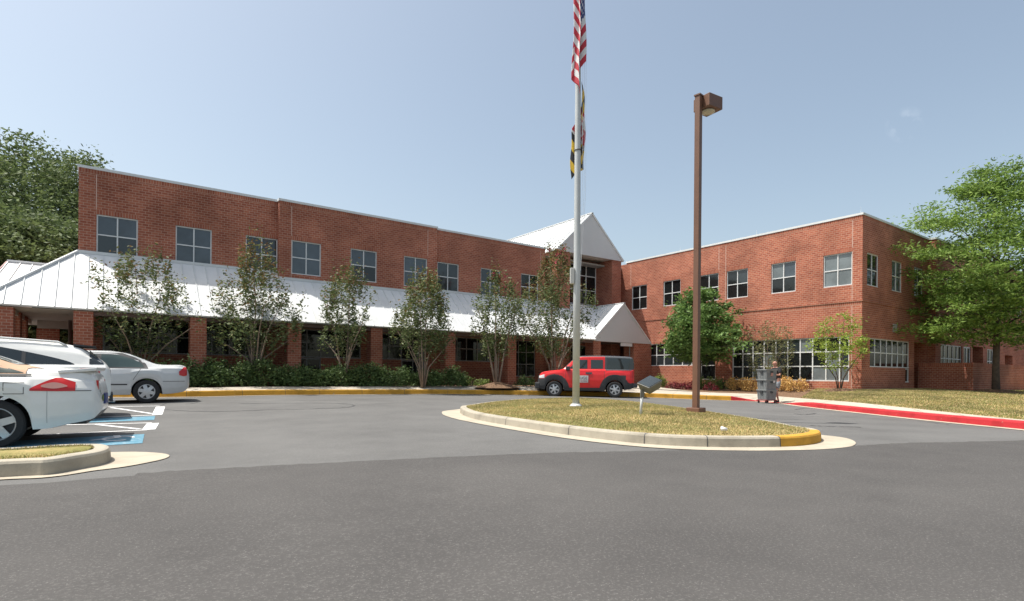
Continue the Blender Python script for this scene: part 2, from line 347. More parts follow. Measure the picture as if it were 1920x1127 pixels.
def inpoly(x, y, P):
    c = False; j = len(P)-1
    for i in range(len(P)):
        if (P[i][1] > y) != (P[j][1] > y) and x < (P[j][0]-P[i][0])*(y-P[i][1])/(P[j][1]-P[i][1]+1e-12)+P[i][0]: c = not c
        j = i
    return c
# main island
isl_px = [(862,762),(889,773),(997,789.6),(1112,804),(1232,814.4),(1350,818.3),(1464,818),(1520,814.5),(1541,809),(1532,803),(1500,798.5),(1445,788),(1362,775),(1291,765),(1195,753),(1087,745.5),(987,747.5),(924,752),(880,758)]
ISL = catmull([g(x, y, .16)[:2] for x, y in isl_px], 5, True)
H = [.155]*len(ISL); side = 1
area = sum(ISL[i-1][0]*ISL[i][1]-ISL[i][0]*ISL[i-1][1] for i in range(len(ISL)))
side = 1 if area > 0 else -1
parts = [1 if 6*5 <= i < 8.6*5 else 0 for i in range(len(ISL))]
tag(kerb('island_kerb', ISL, H, side, [CONC, YEL], True, .17, parts), kind='structure')
b = MB(); joints(ISL, H, side, [2, 8, 13, 19, 24, 30], b, True); tag(b.build('island_kerb_joint', CRK), kind='structure')
nr = normals(ISL, True)
def offs(P, nr, d): return [(p[0]+n[0]*d, p[1]+n[1]*d) for p, n in zip(P, nr)]
wid = []
for i, p in enumerate(ISL): wid.append(.33 + (.22 if p[0] < 7.6 and p[1] > 11.5 else 0) + (.12 if p[1] < 4.8 and p[0] > 8.2 else 0))
wid = np.convolve(np.r_[wid[-3:], wid, wid[:3]], np.ones(7)/7, 'valid')
outer = [(p[0]-n[0]*side*w_, p[1]-n[1]*side*w_) for p, n, w_ in zip(ISL, nr, wid)]
inn = offs(ISL, nr, side*.01)
drape_strip('island_gutter', inn+inn[:1], outer+outer[:1], GUT, .010, 2)
gin = offs(ISL, nr, side*.165)
cen = np.array([10.0, 9.8])
def isl_z(x, y, r): return gz(x, y)+.15+.09*(1-r*r)
b = MB(); R_ = 10
ringpts = [[(cen[0]+(p[0]-cen[0])*k/R_, cen[1]+(p[1]-cen[1])*k/R_, k/R_) for p in gin] for k in range(R_+1)]
for k in range(R_):
    for i in range(len(gin)):
        j = (i+1) % len(gin); q = [ringpts[k][i], ringpts[k+1][i], ringpts[k+1][j], ringpts[k][j]]
        b.quad(*[(x, y, isl_z(x, y, r)) for x, y, r in q])
o = b.build('island_turf', GRS, smooth=True); tag(o, kind='structure')
bm = bmesh.new(); bm.from_mesh(o.data); bmesh.ops.remove_doubles(bm, verts=bm.verts, dist=.0005); bmesh.ops.recalc_face_normals(bm, faces=bm.faces); bm.to_mesh(o.data); bm.free()
pts = []
gi = [np.array(p) for p in gin]; tri_a = []
for i in range(len(gi)):
    a, c = gi[i]-cen, gi[(i+1) % len(gi)]-cen; tri_a.append(abs(a[0]*c[1]-a[1]*c[0])/2)
tri_a = np.array(tri_a)/sum(tri_a)
NB = 95000
ch = RNG.choice(len(gi), NB, p=tri_a); s1 = np.sqrt(RNG.uniform(0, 1, NB)); s2 = RNG.uniform(0, 1, NB)
zc = gz(10, 9)
for k in range(NB):
    a = gi[ch[k]]; c = gi[(ch[k]+1) % len(gi)]; p = cen+(a-cen)*s1[k]*(1-s2[k])+(c-cen)*s1[k]*s2[k]; pts.append((p[0], p[1], 0, s1[k]))
# heights through a coarse cache of the terrain
def gzc(xy):
    d2 = (PC[None, :, 0]-xy[:, 0, None])**2+(PC[None, :, 1]-xy[:, 1, None])**2; k = np.exp(-d2/18.)+1e-6/(1+d2); return (k*PC[None, :, 2]).sum(1)/k.sum(1)
pa = np.array(pts); zz = gzc(pa[:, :2])+.145+.09*(1-pa[:, 3]**2)
blades('grass', np.stack([pa[:, 0], pa[:, 1], zz], 1), BLD, (.014, .042), .0045)
# near left island
sm_px = [(0,866),(90,862),(151,853),(193,846),(210,838),(193,832),(120,833),(0,840)]
SM = catmull([(-7.5,7.75),(-5,7.7),(-2.6,7.6)]+[g(x, y, .16)[:2] for x, y in sm_px]+[(-2.6,9.1),(-5,9.3),(-7.5,9.3)], 6, False)
nr = normals(SM, False); Hs = [.165]*len(SM)
tag(kerb('near_island_kerb', SM, Hs, 1, CONC, False, .17), kind='structure')
outer = []
for p, n_ in zip(SM, nr):
    w_ = .14+.45*math.exp(-((p[0]-.15)**2+(p[1]-8.1)**2)/.35); outer.append((p[0]-n_[0]*w_, p[1]-n_[1]*w_))
drape_strip('near_island_gutter', offs(SM, nr, .01), outer, GUT, .010, 2)
si = offs(SM, nr, .165); b = MB()
K = len(si)
for i in range(K//2):
    a0, a1, c1, c0 = si[i], si[i+1], si[K-2-i], si[K-1-i]
    for k in range(4):
        def zl(p, q, t): x = p[0]*(1-t)+q[0]*t; y = p[1]*(1-t)+q[1]*t; return (x, y, gz(x, y)+.14+.05*math.sin(math.pi*t))
        b.quad(zl(a0, c0, k/4), zl(a1, c1, k/4), zl(a1, c1, (k+1)/4), zl(a0, c0, (k+1)/4))
tag(b.build('near_island_turf', GRS), kind='structure')
bp_ = []
while len(bp_) < 14000:
    x = random.uniform(-3, .2); y = random.uniform(7.4, 9.3)
    if inpoly(x, y, si): bp_.append((x, y, gz(x, y)+.155))
blades('grass', bp_, BLD, (.012, .035), .004)

# building-side kerb (yellow, then red with a dropped ramp)
cb = [(-600,17.2),(-100,17.6),(200,18.),(350,18.5),(500,20.2),(600,21.2),(720,22.6),(840,24.2),(1000,24.9),(1179,25.3),(1296,24.8),(1371,24.5),(1421,24.2),(1467,22.7),(1510,20.7),(1620,17.2),(1761,13.9),(1920,11.6),(2150,9.4),(2600,7.0)]
CB = catmull([W(*c) for c in cb], 6); NC = len(CB)
def hfun(i):
    t = i/6.
    if t < 11: return .20
    if t < 12: return .20-(t-11)*.185
    if t < 13: return .015
    if t < 14: return .015+(t-13)*.15
    return .165
HB = [hfun(i) for i in range(NC)]
nrb = normals(CB, False); SB = -1
# which side is the building on?
mid = NC//2; tst = CB[mid]+nrb[mid]; SB = 1 if tst@np.array([.6, .8]) > CB[mid]@np.array([.6, .8]) else -1
iy = 6*11+1
tag(kerb('yellow_kerb', CB[:iy], HB[:iy], SB, YEL), kind='structure')
tag(kerb('red_kerb', CB[iy-1:], HB[iy-1:], SB, RED, wdt=.3), kind='structure')
drape_strip('road_gutter', offs(CB, nrb, SB*.02), offs(CB, nrb, -SB*.26), GUT, .010, 1)
b = MB(); joints(CB, HB, SB, list(range(10, 66, 4)), b); tag(b.build('kerb_joint', CRK), kind='structure')
BK = [(-600,18.2,.46),(-100,18.6,.46),(200,19.,.45),(350,19.5,.44),(500,21.2,.456),(600,22.2,.45),(720,23.6,.45),(840,25.2,.45),(1000,26.2,.45),(1179,27.,.38),(1312,27.,.23),(1422,26.3,.18),(1450,25.6,.13),(1483,24.8,.09),(1550,21.8,.11),(1620,18.6,.147),(1761,15.2,.105),(1920,12.9,.06),(2150,10.6,.05),(2600,8.0,.05)]
BKP = catmull([W(x, ww)+(z,) for x, ww, z in BK], 6)
nb_ = [(p[0]+n[0]*SB*(.16 if i < iy else .3), p[1]+n[1]*SB*(.16 if i < iy else .3), gz(p[0], p[1])+HB[i]-.004) for i, (p, n) in enumerate(zip(CB, nrb))]
drape_strip('pavement', nb_, BKP, WALK, .0, 3)
b = MB()
for i in range(4, len(BKP)-1, 3):
    a = Vector(nb_[i]); c = Vector(BKP[i]); d = (c-a); t = Vector((-d.y, d.x, 0)).normalized()*.008
    for k in range(3):
        p = a+d*(k/3)+Vector((0,0,.004)); q = a+d*((k+1)/3)+Vector((0,0,.004)); b.quad(p-t, p+t, q+t, q-t)
tag(b.build('pavement_joint', CONC), kind='structure')
# planting beds / lawn rising to the building
WK = [(-14,27,.46),(-8,27,.46),(-4,27,.46),(1,27,.45),(4,27,.45),(7,27,.45),(10,27,.45),(14,27,.45),(18,27,.45),(23,26,.42),(28.7,24,.42),(28.7,20,.42),(28.7,18,.42),(28.7,15,.42),(28.8,11.4,.43),(31,11.6,.43),(34,11.6,.42),(38,11.6,.4),(46,11.,.35),(60,9,.3)]
WKP = catmull(WK, 6)
def bed(name, i0, i1, mat, n=8):
    b = MB()
    for i in range(i0, i1):
        for k in range(n):
            q = []
            for ii, t in ((i, k/n), (i+1, k/n), (i+1, (k+1)/n), (i, (k+1)/n)):
                a, c = BKP[ii], WKP[ii]; e = math.sin(t*math.pi/2)
                q.append((a[0]*(1-t)+c[0]*t, a[1]*(1-t)+c[1]*t, a[2]*(1-e)+c[2]*e-.004))
            b.quad(*q)
    o = b.build(name, mat, smooth=True)
    bm = bmesh.new(); bm.from_mesh(o.data); bmesh.ops.remove_doubles(bm, verts=bm.verts, dist=.0005); bmesh.ops.recalc_face_normals(bm, faces=bm.faces); bm.to_mesh(o.data); bm.free()
    return tag(o, kind='structure')
im = 6*13+2
bed('planting_bed', 0, im, MULCH); bed('lawn', im, len(BKP)-1, GRS)
lp = []
for k in range(115000):
    f = random.uniform(im, im+34); i = int(f); s_ = f-i
    if i >= len(BKP)-1: continue
    t = random.random()
    a = BKP[i]*(1-s_)+BKP[i+1]*s_; c = WKP[i]*(1-s_)+WKP[i+1]*s_; e = math.sin(t*math.pi/2)
    lp.append((a[0]*(1-t)+c[0]*t, a[1]*(1-t)+c[1]*t, a[2]*(1-e)+c[2]*e))
blades('grass', lp, BLD, (.02, .05), .010)
def bedz(x, y):
    best = None; bd = 1e9
    for i in range(0, len(BKP), 1):
        a, c = BKP[i], WKP[i]; d = c[:2]-a[:2]; t = float(np.clip(((x-a[0])*d[0]+(y-a[1])*d[1])/(d@d), 0, 1)); p = a[:2]+d*t; q = (p[0]-x)**2+(p[1]-y)**2
        if q < bd: bd = q; e = math.sin(t*math.pi/2); best = a[2]*(1-e)+c[2]*e
    return best
# walk up to the entrance
e0 = [W(1186,27.0), W(1296,27.0)]
b = MB(); a0, a1 = e0; c0, c1 = (24.2,27.0), (27.2,27.0)
for k in range(8):
    def zl(p, q, t): x = p[0]*(1-t)+q[0]*t; y = p[1]*(1-t)+q[1]*t; return (x, y, bedz(x, y)+.02)
    b.quad(zl(a0, c0, k/8), zl(a1, c1, k/8), zl(a1, c1, (k+1)/8), zl(a0, c0, (k+1)/8))
tag(b.build('entrance_path', WALK), kind='structure')

# road markings
def line(b, p, q, wd, dz=.006):
    p = np.array(p[:2]); q = np.array(q[:2]); d = q-p; n = np.array([-d[1], d[0]])/np.linalg.norm(d)*wd/2; K = max(1, int(np.linalg.norm(d)/.6))
    for k in range(K):
        a = p+d*k/K; c = p+d*(k+1)/K; b.quad(*[(v[0], v[1], gz(v[0], v[1])+dz) for v in (a-n, c-n, c+n, a+n)])
b = MB()
line(b, g(96,814.7), g(276,806.6), .09); line(b, g(114,797.2), g(285,793.2), .09); line(b, g(278.5,806), g(287,794), .2); line(b, g(181,796.3), g(262,805), .09)
line(b, (g(96,814.7)[0]-3.5, g(96,814.7)[1]), g(96,814.7), .09); line(b, (g(114,797.2)[0]-3.5, g(114,797.2)[1]), g(114,797.2), .09)
line(b, g(200,782), g(292,778.6), .09); line(b, g(200,763), g(300,761.6), .09); line(b, g(294.5,778), g(301,763), .2); line(b, g(208,764.5), g(285,776), .09)
line(b, (g(200,782)[0]-3.5, g(200,782)[1]), g(200,782), .09); line(b, (g(200,763)[0]-3.5, g(200,763)[1]), g(200,763), .09)
tag(b.build('parking_lines', PW), kind='structure')
b = MB()
def strip(b, p, q, r, s_, dz=.0055):
    p, q, r, s_ = [np.array(t[:2]) for t in (p, q, r, s_)]; K = 6
    for i in range(K):
        a = p+(s_-p)*i/K; a2 = q+(r-q)*i/K; c = p+(s_-p)*(i+1)/K; c2 = q+(r-q)*(i+1)/K
        b.quad(*[(v[0], v[1], gz(v[0], v[1])+dz) for v in (a, a2, c2, c)])
p1, p2 = g(271,814.3), g(267,831.6); strip(b, (p1[0]-3.8, p1[1]), (p2[0]-3.6, p2[1]), p2, p1)
p1, p2 = g(291,780.6), g(289,787.8); strip(b, (p1[0]-3.8, p1[1]), (p2[0]-3.6, p2[1]), p2, p1)
tag(b.build('parking_bay_paint', PB), kind='structure')
b = MB(); c_ = np.array(g(222, 823)[:2]); K = 22
for i in range(K):
    t0, t1 = 5.2*i/K, 5.2*(i+1)/K
    q = [(c_[0]+r*.62*math.cos(t), c_[1]+r*math.sin(t)) for r, t in ((.27,t0),(.35,t0),(.35,t1),(.27,t1))]; b.quad(*[(x, y, gz(x, y)+.011) for x, y in q])
line(b, (c_[0]-.35, c_[1]-.1), (c_[0]+.0, c_[1]+.12), .09, .012); line(b, (c_[0]+.0, c_[1]+.12), (c_[0]-.02, c_[1]+.45), .09, .0125)
tag(b.build('parking_symbol', PW), kind='structure')
# tar lines and stains on the old asphalt
b = MB()
def crack(pts, wd):
    P = catmull([g(x, y)[:2] for x, y in pts], 8)
    P = [p+RNG.normal(0, .02, 2) for p in P]
    nr = normals(P, False)
    for i in range(len(P)-1):
        w0 = wd*random.uniform(.4, 1.2)/2; q = [P[i]-nr[i]*w0, P[i+1]-nr[i+1]*w0, P[i+1]+nr[i+1]*w0, P[i]+nr[i]*w0]; b.quad(*[(v[0], v[1], gz(v[0], v[1])+.005) for v in q])
crack([(300,768),(400,772),(520,768),(640,765),(660,759),(600,756),(450,757)], .05)
crack([(352,757),(430,755),(520,752),(700,750)], .03)
crack([(700,757),(860,753),(960,750)], .03)
crack([(1492,768),(1530,763),(1562,760),(1600,768)], .06); crack([(1480,781),(1600,783),(1720,790),(1780,797)], .035); crack([(1560,770),(1700,781),(1800,786),(1915,799)], .04)
crack([(1330,762),(1420,768),(1480,772)], .03); crack([(1520,798),(1560,800),(1610,801)], .09); crack([(1490,776),(1510,778),(1530,775)], .09)
crack([(300,760),(330,752),(370,754),(350,758)], .03)
tag(b.build('tar_cracks', CRK), kind='structure')

# ------------------------------------------------------------------ the building
BLDG = empty('office_building', (10, 27, 0), 'two storey red brick office building with white metal porch roof and gables', 'building')
BO = Vector((10, 27, 0))
def bpart(b, name, mats, parent=None, smooth=False):
    if parent is None:
        o = b.build(name, mats, BLDG, smooth); o.matrix_parent_inverse = Matrix.Translation(-BO)
    else:
        o = b.build(name, mats, parent, smooth)
    return o
# axis 'u': wall runs along X at y=c, seen from -Y.  axis 'v': wall runs along Y at x=c, seen from -X
def P3(ax, c, a, z, d=0.): return (a, c+d, z) if ax == 'u' else (c+d, a, z)
def wall(b, ax, c, a0, a1, z0, z1, holes=(), depth=.1, m=0):
    A_ = sorted({a0, a1}|{h[0] for h in holes}|{h[1] for h in holes}); Z_ = sorted({z0, z1}|{h[2] for h in holes}|{h[3] for h in holes})
    def inh(a, z): return any(h[0] < a < h[1] and h[2] < z < h[3] for h in holes)
    for i in range(len(A_)-1):
        for j in range(len(Z_)-1):
            if A_[i] < a0-1e-6 or A_[i+1] > a1+1e-6: continue
            if inh((A_[i]+A_[i+1])/2, (Z_[j]+Z_[j+1])/2): continue
            b.quad(P3(ax,c,A_[i],Z_[j]), P3(ax,c,A_[i+1],Z_[j]), P3(ax,c,A_[i+1],Z_[j+1]), P3(ax,c,A_[i],Z_[j+1]), m)
    for h in holes:
        d = h[4] if len(h) > 4 else depth
        b.quad(P3(ax,c,h[0],h[2]), P3(ax,c,h[1],h[2]), P3(ax,c,h[1],h[2],d), P3(ax,c,h[0],h[2],d), m)
        b.quad(P3(ax,c,h[0],h[3]), P3(ax,c,h[1],h[3]), P3(ax,c,h[1],h[3],d), P3(ax,c,h[0],h[3],d), m)
        b.quad(P3(ax,c,h[0],h[2]), P3(ax,c,h[0],h[3]), P3(ax,c,h[0],h[3],d), P3(ax,c,h[0],h[2],d), m)
        b.quad(P3(ax,c,h[1],h[2]), P3(ax,c,h[1],h[3]), P3(ax,c,h[1],h[3],d), P3(ax,c,h[1],h[2],d), m)
def pbox(b, ax, c, a0, a1, z0, z1, d0, d1, m=0):
    if ax == 'u': b.box(a0, a1, c+d0, c+d1, z0, z1, m)
    else: b.box(c+d0, c+d1, a0, a1, z0, z1, m)
GL4 = [GD, GB, GM, GL]
def window(ax, c, As, Zs, panes, fr=FRAME, dep=.1, fw=.045, name='window', skip=()):
    """As, Zs: mullion positions; panes: fn(i,j)->glass index"""
    b = MB(); a0, a1, z0, z1 = As[0], As[-1], Zs[0], Zs[-1]
    f0, f1 = dep-.055, dep-.002
    pbox(b, ax, c, a0, a1, z1-fw, z1, f0, f1); pbox(b, ax, c, a0, a1, z0, z0+fw, f0-.02, f1)
    pbox(b, ax, c, a0, a0+fw, z0+fw, z1-fw, f0, f1); pbox(b, ax, c, a1-fw, a1, z0+fw, z1-fw, f0, f1)
    for a in As[1:-1]: pbox(b, ax, c, a-fw/2, a+fw/2, z0+fw, z1-fw, f0+.004, f1)
    for z in Zs[1:-1]:
        for i in range(len(As)-1):
            l = As[i]+(fw if i == 0 else fw/2); r = As[i+1]-(fw if i == len(As)-2 else fw/2)
            pbox(b, ax, c, l, r, z-fw/2, z+fw/2, f0+.007, f1)
    w_ = bpart(b, name, fr)
    g_ = MB()
    for i in range(len(As)-1):
        for j in range(len(Zs)-1):
            g_.quad(P3(ax,c,As[i],Zs[j],dep-.02), P3(ax,c,As[i+1],Zs[j],dep-.02), P3(ax,c,As[i+1],Zs[j+1],dep-.02), P3(ax,c,As[i],Zs[j+1],dep-.02), panes(i, j))
    g_.build('pane', GL4, w_)
    return w_
solds = MB(); seals = MB()
def soldier(ax, c, a0, a1, z, h=.17): pbox(solds, ax, c, a0, a1, z, z+h, -.004, .03)
def seal(ax, c, a, z0, z1):
    b = MB(); pbox(b, ax, c, a-.011, a+.011, z0, z1, -.003, .02); bpart(b, 'control_joint', SEAL)
ZB, ZT = 5.40, 6.91
# ---- left wing
segs = [(-.9, 6.1, 26.35, [-.36, 2.21, 4.81]), (6.1, 13.9, 26.05, [6.63, 9.32, 12.05]), (13.9, 21.35, 26.30, [14.07, 16.78, 19.56])]
porch = [dict(As=[-.14,.44,1.04,1.66,2.27,2.9], low=None), dict(As=[2.93,3.54,4.2,4.84,5.44], low=(4.84,5.44)), dict(As=[6.78,7.41,8.04,8.71,9.38,9.95], low=(6.78,8.04)),
         dict(As=[10.75,11.41,12.07,12.72,13.36], low=(12.07,13.36)), dict(As=[15.0,15.32,15.92,16.61,17.32,17.9], low=None), dict(As=[18.85,19.45,20.03,20.67], low='all')]
ZP = [1.69, 2.37, 2.99]
b = MB(); allw = []
for k, (u0, u1, v, ws) in enumerate(segs):
    holes = [(a, a+1.3, ZB, ZT) for a in ws]
    wall(b, 'u', v, u0, u1, 4.6, 8.56, holes)
    soldier('u', v, u0, u1, 8.39, .17)
    for a in ws:
        soldier('u', v, a-.02, a+1.32, ZT)
b.quad((-.9,26.35,-.2),(-.9,26.35,8.56),(-.9,44,8.56),(-.9,44,-.2)); b.quad((6.1,26.05,4.6),(6.1,26.35,4.6),(6.1,26.35,8.56),(6.1,26.05,8.56)); b.quad((13.9,26.05,4.6),(13.9,26.30,4.6),(13.9,26.30,8.56),(13.9,26.05,8.56))
b.quad((21.35,26.3,-.2),(21.35,27.2,-.2),(21.35,27.2,8.56),(21.35,26.3,8.56)); b.quad((-.9,44,-.2),(28.4,44,-.2),(28.4,44,8.56),(-.9,44,8.56))
# ground floor wall under the porch
holes = []
for p in porch:
    a0, a1 = p['As'][0], p['As'][-1]; holes.append((a0, a1, .88 if p['low'] == 'all' else ZP[0], ZP[-1]))
lowholes = [(4.84,5.44,.62,ZP[0]-.0),(6.78,8.04,.62,ZP[0]-.0),(12.07,13.36,.62,ZP[0]-.0)]
wall(b, 'u', 26.31, -.9, 21.35, -.2, 4.6, holes+[(h[0],h[1],h[2],h[3]-.001) for h in lowholes], .08)
b.quad((21.35,27.2,-.2),(22.06,27.2,-.2),(22.06,27.2,8.4),(21.35,27.2,8.4)); b2_ = MB(); b2_.quad((27.6,27.2,-.2),(28.4,27.2,-.2),(28.4,27.2,8.4),(27.6,27.2,8.4)); bpart(b2_, 'brick_wall', BRICK)
bpart(b, 'brick_wall', BRICK)
for k, (u0, u1, v, ws) in enumerate(segs):
    for q, a in enumerate(ws):
        f = (lambda i, j: 2) if (k, q) in ((0, 2),) else ((lambda i, j: 1 if j else 2) if (k, q) == (0, 0) else (lambda i, j: 1))  # pane tones differ to paint in varied reflections
        if k == 1 and q == 1: f = lambda i, j: 1 if j else 0
        if k == 2: f = (lambda i, j: 2) if q < 2 else (lambda i, j: 0)
        if k == 1 and q == 0: f = lambda i, j: 1
        window('u', v, [a, a+.65, a+1.3], [ZB, (ZB+ZT)/2, ZT], f)
    seal('u', v, {0: -.37, 1: 6.62, 2: 21.0}[k], {0: ZT+.0, 1: 5.2, 2: 5.45}[k], 8.39)
    if k == 1: seal('u', v, 13.37, ZT, 8.39)
for p in porch:
    if p['low'] == 'all': window('u', 26.31, p['As'], [.88,1.6,2.3,2.99], lambda i, j: 0, FRAMED, .08, .05)
    else: window('u', 26.31, p['As'], ZP, lambda i, j: 2 if (i == 0 and p['As'][0] > 14) else 0, FRAMED, .08, .05)
for h in lowholes:
    As = [h[0], h[1]] if h[1]-h[0] < .8 else [h[0], (h[0]+h[1])/2, h[1]]
    window('u', 26.31, As, [.62, ZP[0]-.02], lambda i, j: 0, FRAMED, .08, .05)
# copings
cp = MB()
def cope(ax, c, a0, a1, z, over=.035, thick=.30, h=.10):
    pbox(cp, ax, c, a0, a1, z-h, z, -over, thick)
cope('u', 26.35, -.94, 6.064, 8.66); cope('u', 26.05, 6.065, 13.935, 8.66); cope('u', 26.30, 13.936, 21.39, 8.66)
cp.box(-.94, -.6, 26.652, 44, 8.56, 8.66); cp.box(21.05, 21.39, 26.602, 27.15, 8.56, 8.66)
cp.box(21.4, 22.05, 27.15, 27.45, 8.36, 8.45); cp.box(27.61, 28.3, 27.15, 27.45, 8.36, 8.45)
# ---- entrance tower: two piers, tall window, gable
b = MB()
b.box(22.06, 23.1, 26.0, 27.4, -.2, 8.57); b.box(26.76, 27.6, 26.0, 27.42, -.2, 8.57)
wall(b, 'u', 27.41, 23.1, 26.76, 3.0, 8.57, [(23.15, 26.70, 4.95, 8.5, .08)])
bpart(b, 'brick_pier', BRICK)
window('u', 27.41, [23.15,24.0,24.93,25.8,26.70], [4.95,5.68,6.62,7.57,8.5], lambda i, j: 0 if (i+j) % 3 else 2, FRAME, .08, .06)
GU0, GU1, GZ, GA = 21.96, 27.7, 8.58, 11.22
gm = (GU0+GU1)/2
b = MB()
b.poly([(GU0,25.93,GZ),(GU1,25.93,GZ),(gm,25.93,GA)]); b.quad((GU0,25.93,GZ-.04),(GU1,25.93,GZ-.04),(GU1,25.93,GZ),(GU0,25.93,GZ))
b.poly([(GU0,26.05,GZ),(gm,26.05,GA),(GU1,26.05,GZ)]); b.quad((GU0,25.93,GZ-.04),(GU0,26.05,GZ-.04),(GU1,26.05,GZ-.04),(GU1,25.93,GZ-.04))
bpart(b, 'gable_panel', GABLE)
b = MB(); b.quad((23.1,26.05,8.56),(26.76,26.05,8.56),(26.76,27.41,8.56),(23.1,27.41,8.56)); bpart(b, 'soffit', SOFF)
def roofslab(b, a, c, d, e, th=.06, m=0):     # a,c eave; d,e ridge (a-c-d-e ccw)
    n = (Vector(c)-Vector(a)).cross(Vector(e)-Vector(a)).normalized()
    if n.z < 0: n = -n
    p = [Vector(x) for x in (a, c, d, e)]; b.hexa([q-n*th for q in p]+p, m); return n
def seams(b, a, c, d, e, step, ht=.035, wd=.022, n=None):
    a, c, d, e = map(Vector, (a, c, d, e)); Ln = (c-a).length; K = max(2, int(round(Ln/step)))
    for k in range(0, K+1):
        t = k/K; p = a+(c-a)*t; q = e+(d-e)*t
        if (q-p).length > .05: b.bar(p+n*ht/2+(q-p).normalized()*.005, q+n*ht/2, wd, ht)
b = MB(); sm = MB()
Vb = 40
n1 = roofslab(b, (GU0-.04,25.88,GZ-.02),(GU0-.04,Vb,GZ-.02),(gm,Vb,GA+.02),(gm,25.88,GA+.02)); seams(sm, (GU0-.04,25.9,GZ-.02),(GU0-.04,Vb,GZ-.02),(gm,Vb,GA+.02),(gm,25.9,GA+.02), .45, .05, .035, n1)
n2 = roofslab(b, (GU1+.04,25.88,GZ-.02),(GU1+.04,Vb,GZ-.02),(gm,Vb,GA+.02),(gm,25.88,GA+.02)); seams(sm, (GU1+.04,25.9,GZ-.02),(GU1+.04,Vb,GZ-.02),(gm,Vb,GA+.02),(gm,25.9,GA+.02), .45, .05, .035, n2)
b.box(21.5, 22.06, 25.9, 26.1, 8.50, 8.56) if False else None
b.bar((gm,25.86,GA+.04),(gm,Vb,GA+.04), .16, .05)
r = bpart(b, 'gable_roof', WHITE); sm.build('standing_seam', COPE, r)
# ---- porch roof
EV, EZ, RV, RZ = 23.85, 3.10, 26.35, 5.40
b = MB(); sm = MB(); EL = -3.42
def ry(v): return EZ+(RZ-EZ)*(v-EV)/(RV-EV)
nn = Vector((0, -(RZ-EZ), RV-EV)).normalized()
def slab(u0e, u1e, u0r, u1r, v1, z1):
    p = [Vector(q) for q in ((u0e,EV,EZ),(u1e,EV,EZ),(u1r,v1,z1),(u0r,v1,z1))]; b.hexa([q-nn*.07 for q in p]+p)
slab(EL, 6.1, -.92, 6.1, 26.34, ry(26.34)); slab(6.1, 13.9, 6.1, 13.9, 26.04, ry(26.04)); slab(13.9, 25.75-2.5, 13.9, 25.75-.05, 26.29, ry(26.29))
b.quad((EL,EV,EZ),(-.92,26.34,RZ),(-.92,31,RZ),(EL,33,EZ))
k = EL+.3
while k < 23.1:
    top = 26.33 if k < 6.05 or k > 13.95 else 26.03
    if k > 23.3: break
    v1 = min(top, EV+(k-EL)) if k < -.92 else top
    if v1 > EV+.1: sm.bar(Vector((k,EV+.004,EZ))+nn*.018, Vector((k,v1,ry(v1)))+nn*.018, .022, .036)
    k += .425
b.bar(Vector((EL,EV,EZ+.03)), Vector((-.9,26.36,RZ+.05)), .10, .07)
# flashing where the roof meets the wall
for (u0, u1, v) in ((-.93,6.10,26.35),(6.10,13.9,26.05),(13.9,22.06,26.30)):
    z = ry(v); b.box(u0, u1-.002, v-.05, v-.002, z-.03, z+.085)
for (u0, u1, v) in ((23.1,26.7,26.3),): z = ry(v); b.box(u0, 25.6, v-.05, v+.02, z-.02, z+.07); b.quad((23.1,26.31,z),(26.76,26.31,z),(26.76,27.4,z+.02),(23.1,27.4,z+.02))
r = bpart(b, 'porch_roof', WHITE); sm.build('standing_seam', COPE, r)
b = MB(); b.quad((EL+.05,EV+.06,EZ-.075),(23.2,EV+.06,EZ-.075),(23.2,26.3,EZ-.075),(EL+.05,26.3,EZ-.075)); b.quad((EL+.05,26.3,EZ-.075),(-.9,26.3,EZ-.075),(-.9,33,EZ-.075),(EL+.05,33,EZ-.075))
bpart(b, 'soffit', SOFF)
b = MB(); b.box(-.43, 23.15, 24.02, 24.14, 2.90, EZ-.08); bpart(b, 'porch_beam', BEAM)
b = MB(); b.box(-2.3, -.95, 29.6, 29.85, 2.72, EZ-.08); b.box(-2.95, -2.5, 24.6, 30, 2.86, EZ-.08); bpart(b, 'porch_beam', SOFF)
# pillars
pil = None
for (u0, v0) in [(-2.99,23.95),(-.93,23.95),(2.5,23.95),(5.97,23.95),(9.52,23.95),(13.3,23.95),(17.0,23.95),(20.3,23.95),(-2.99,25.75),(-2.99,27.6)]:
    if pil is None:
        m_ = MB(); m_.box(-.27,.27,0,.55,0,3.02); pil = m_.build('brick_pillar', BRICK, BLDG); o = pil
    else: o = pil.copy(); C.objects.link(o); o.parent = BLDG
    o.location = (u0+.27-BO.x, v0-BO.y, 0)
b = MB(); b.box(-2.35,-1.62,30.,30.3,0,2.72); bpart(b, 'brick_pier', BRICK)
b = MB(); b.tube([(-1.2,28.4,.3),(-1.2,28.4,3.0)],[.06,.06],8); bpart(b, 'porch_post', BEAM)
# rear canopy roof showing beyond the hip
b = MB(); sm = MB(); n_ = roofslab(b, (-3.95,28.0,3.6),(-.95,28.0,3.6),(-.95,30.0,5.34),(-3.22,30.0,5.34)); seams(sm, (-3.85,28.0,3.6),(-.95,28.0,3.6),(-.95,30.0,5.34),(-3.22,30.0,5.34), .45, .035, .022, n_)
b.bar((-3.26,30.0,5.37),(-.95,30.0,5.37), .12, .07)
r = bpart(b, 'rear_porch_roof', WHITE); sm.build('standing_seam', COPE, r)
b = MB(); b.bar((-4.0,28.0,3.56),(-3.26,30.0,5.3), .03, .12); bpart(b, 'rake_trim', plain('dark_red_trim', (.25,.04,.04), .5))
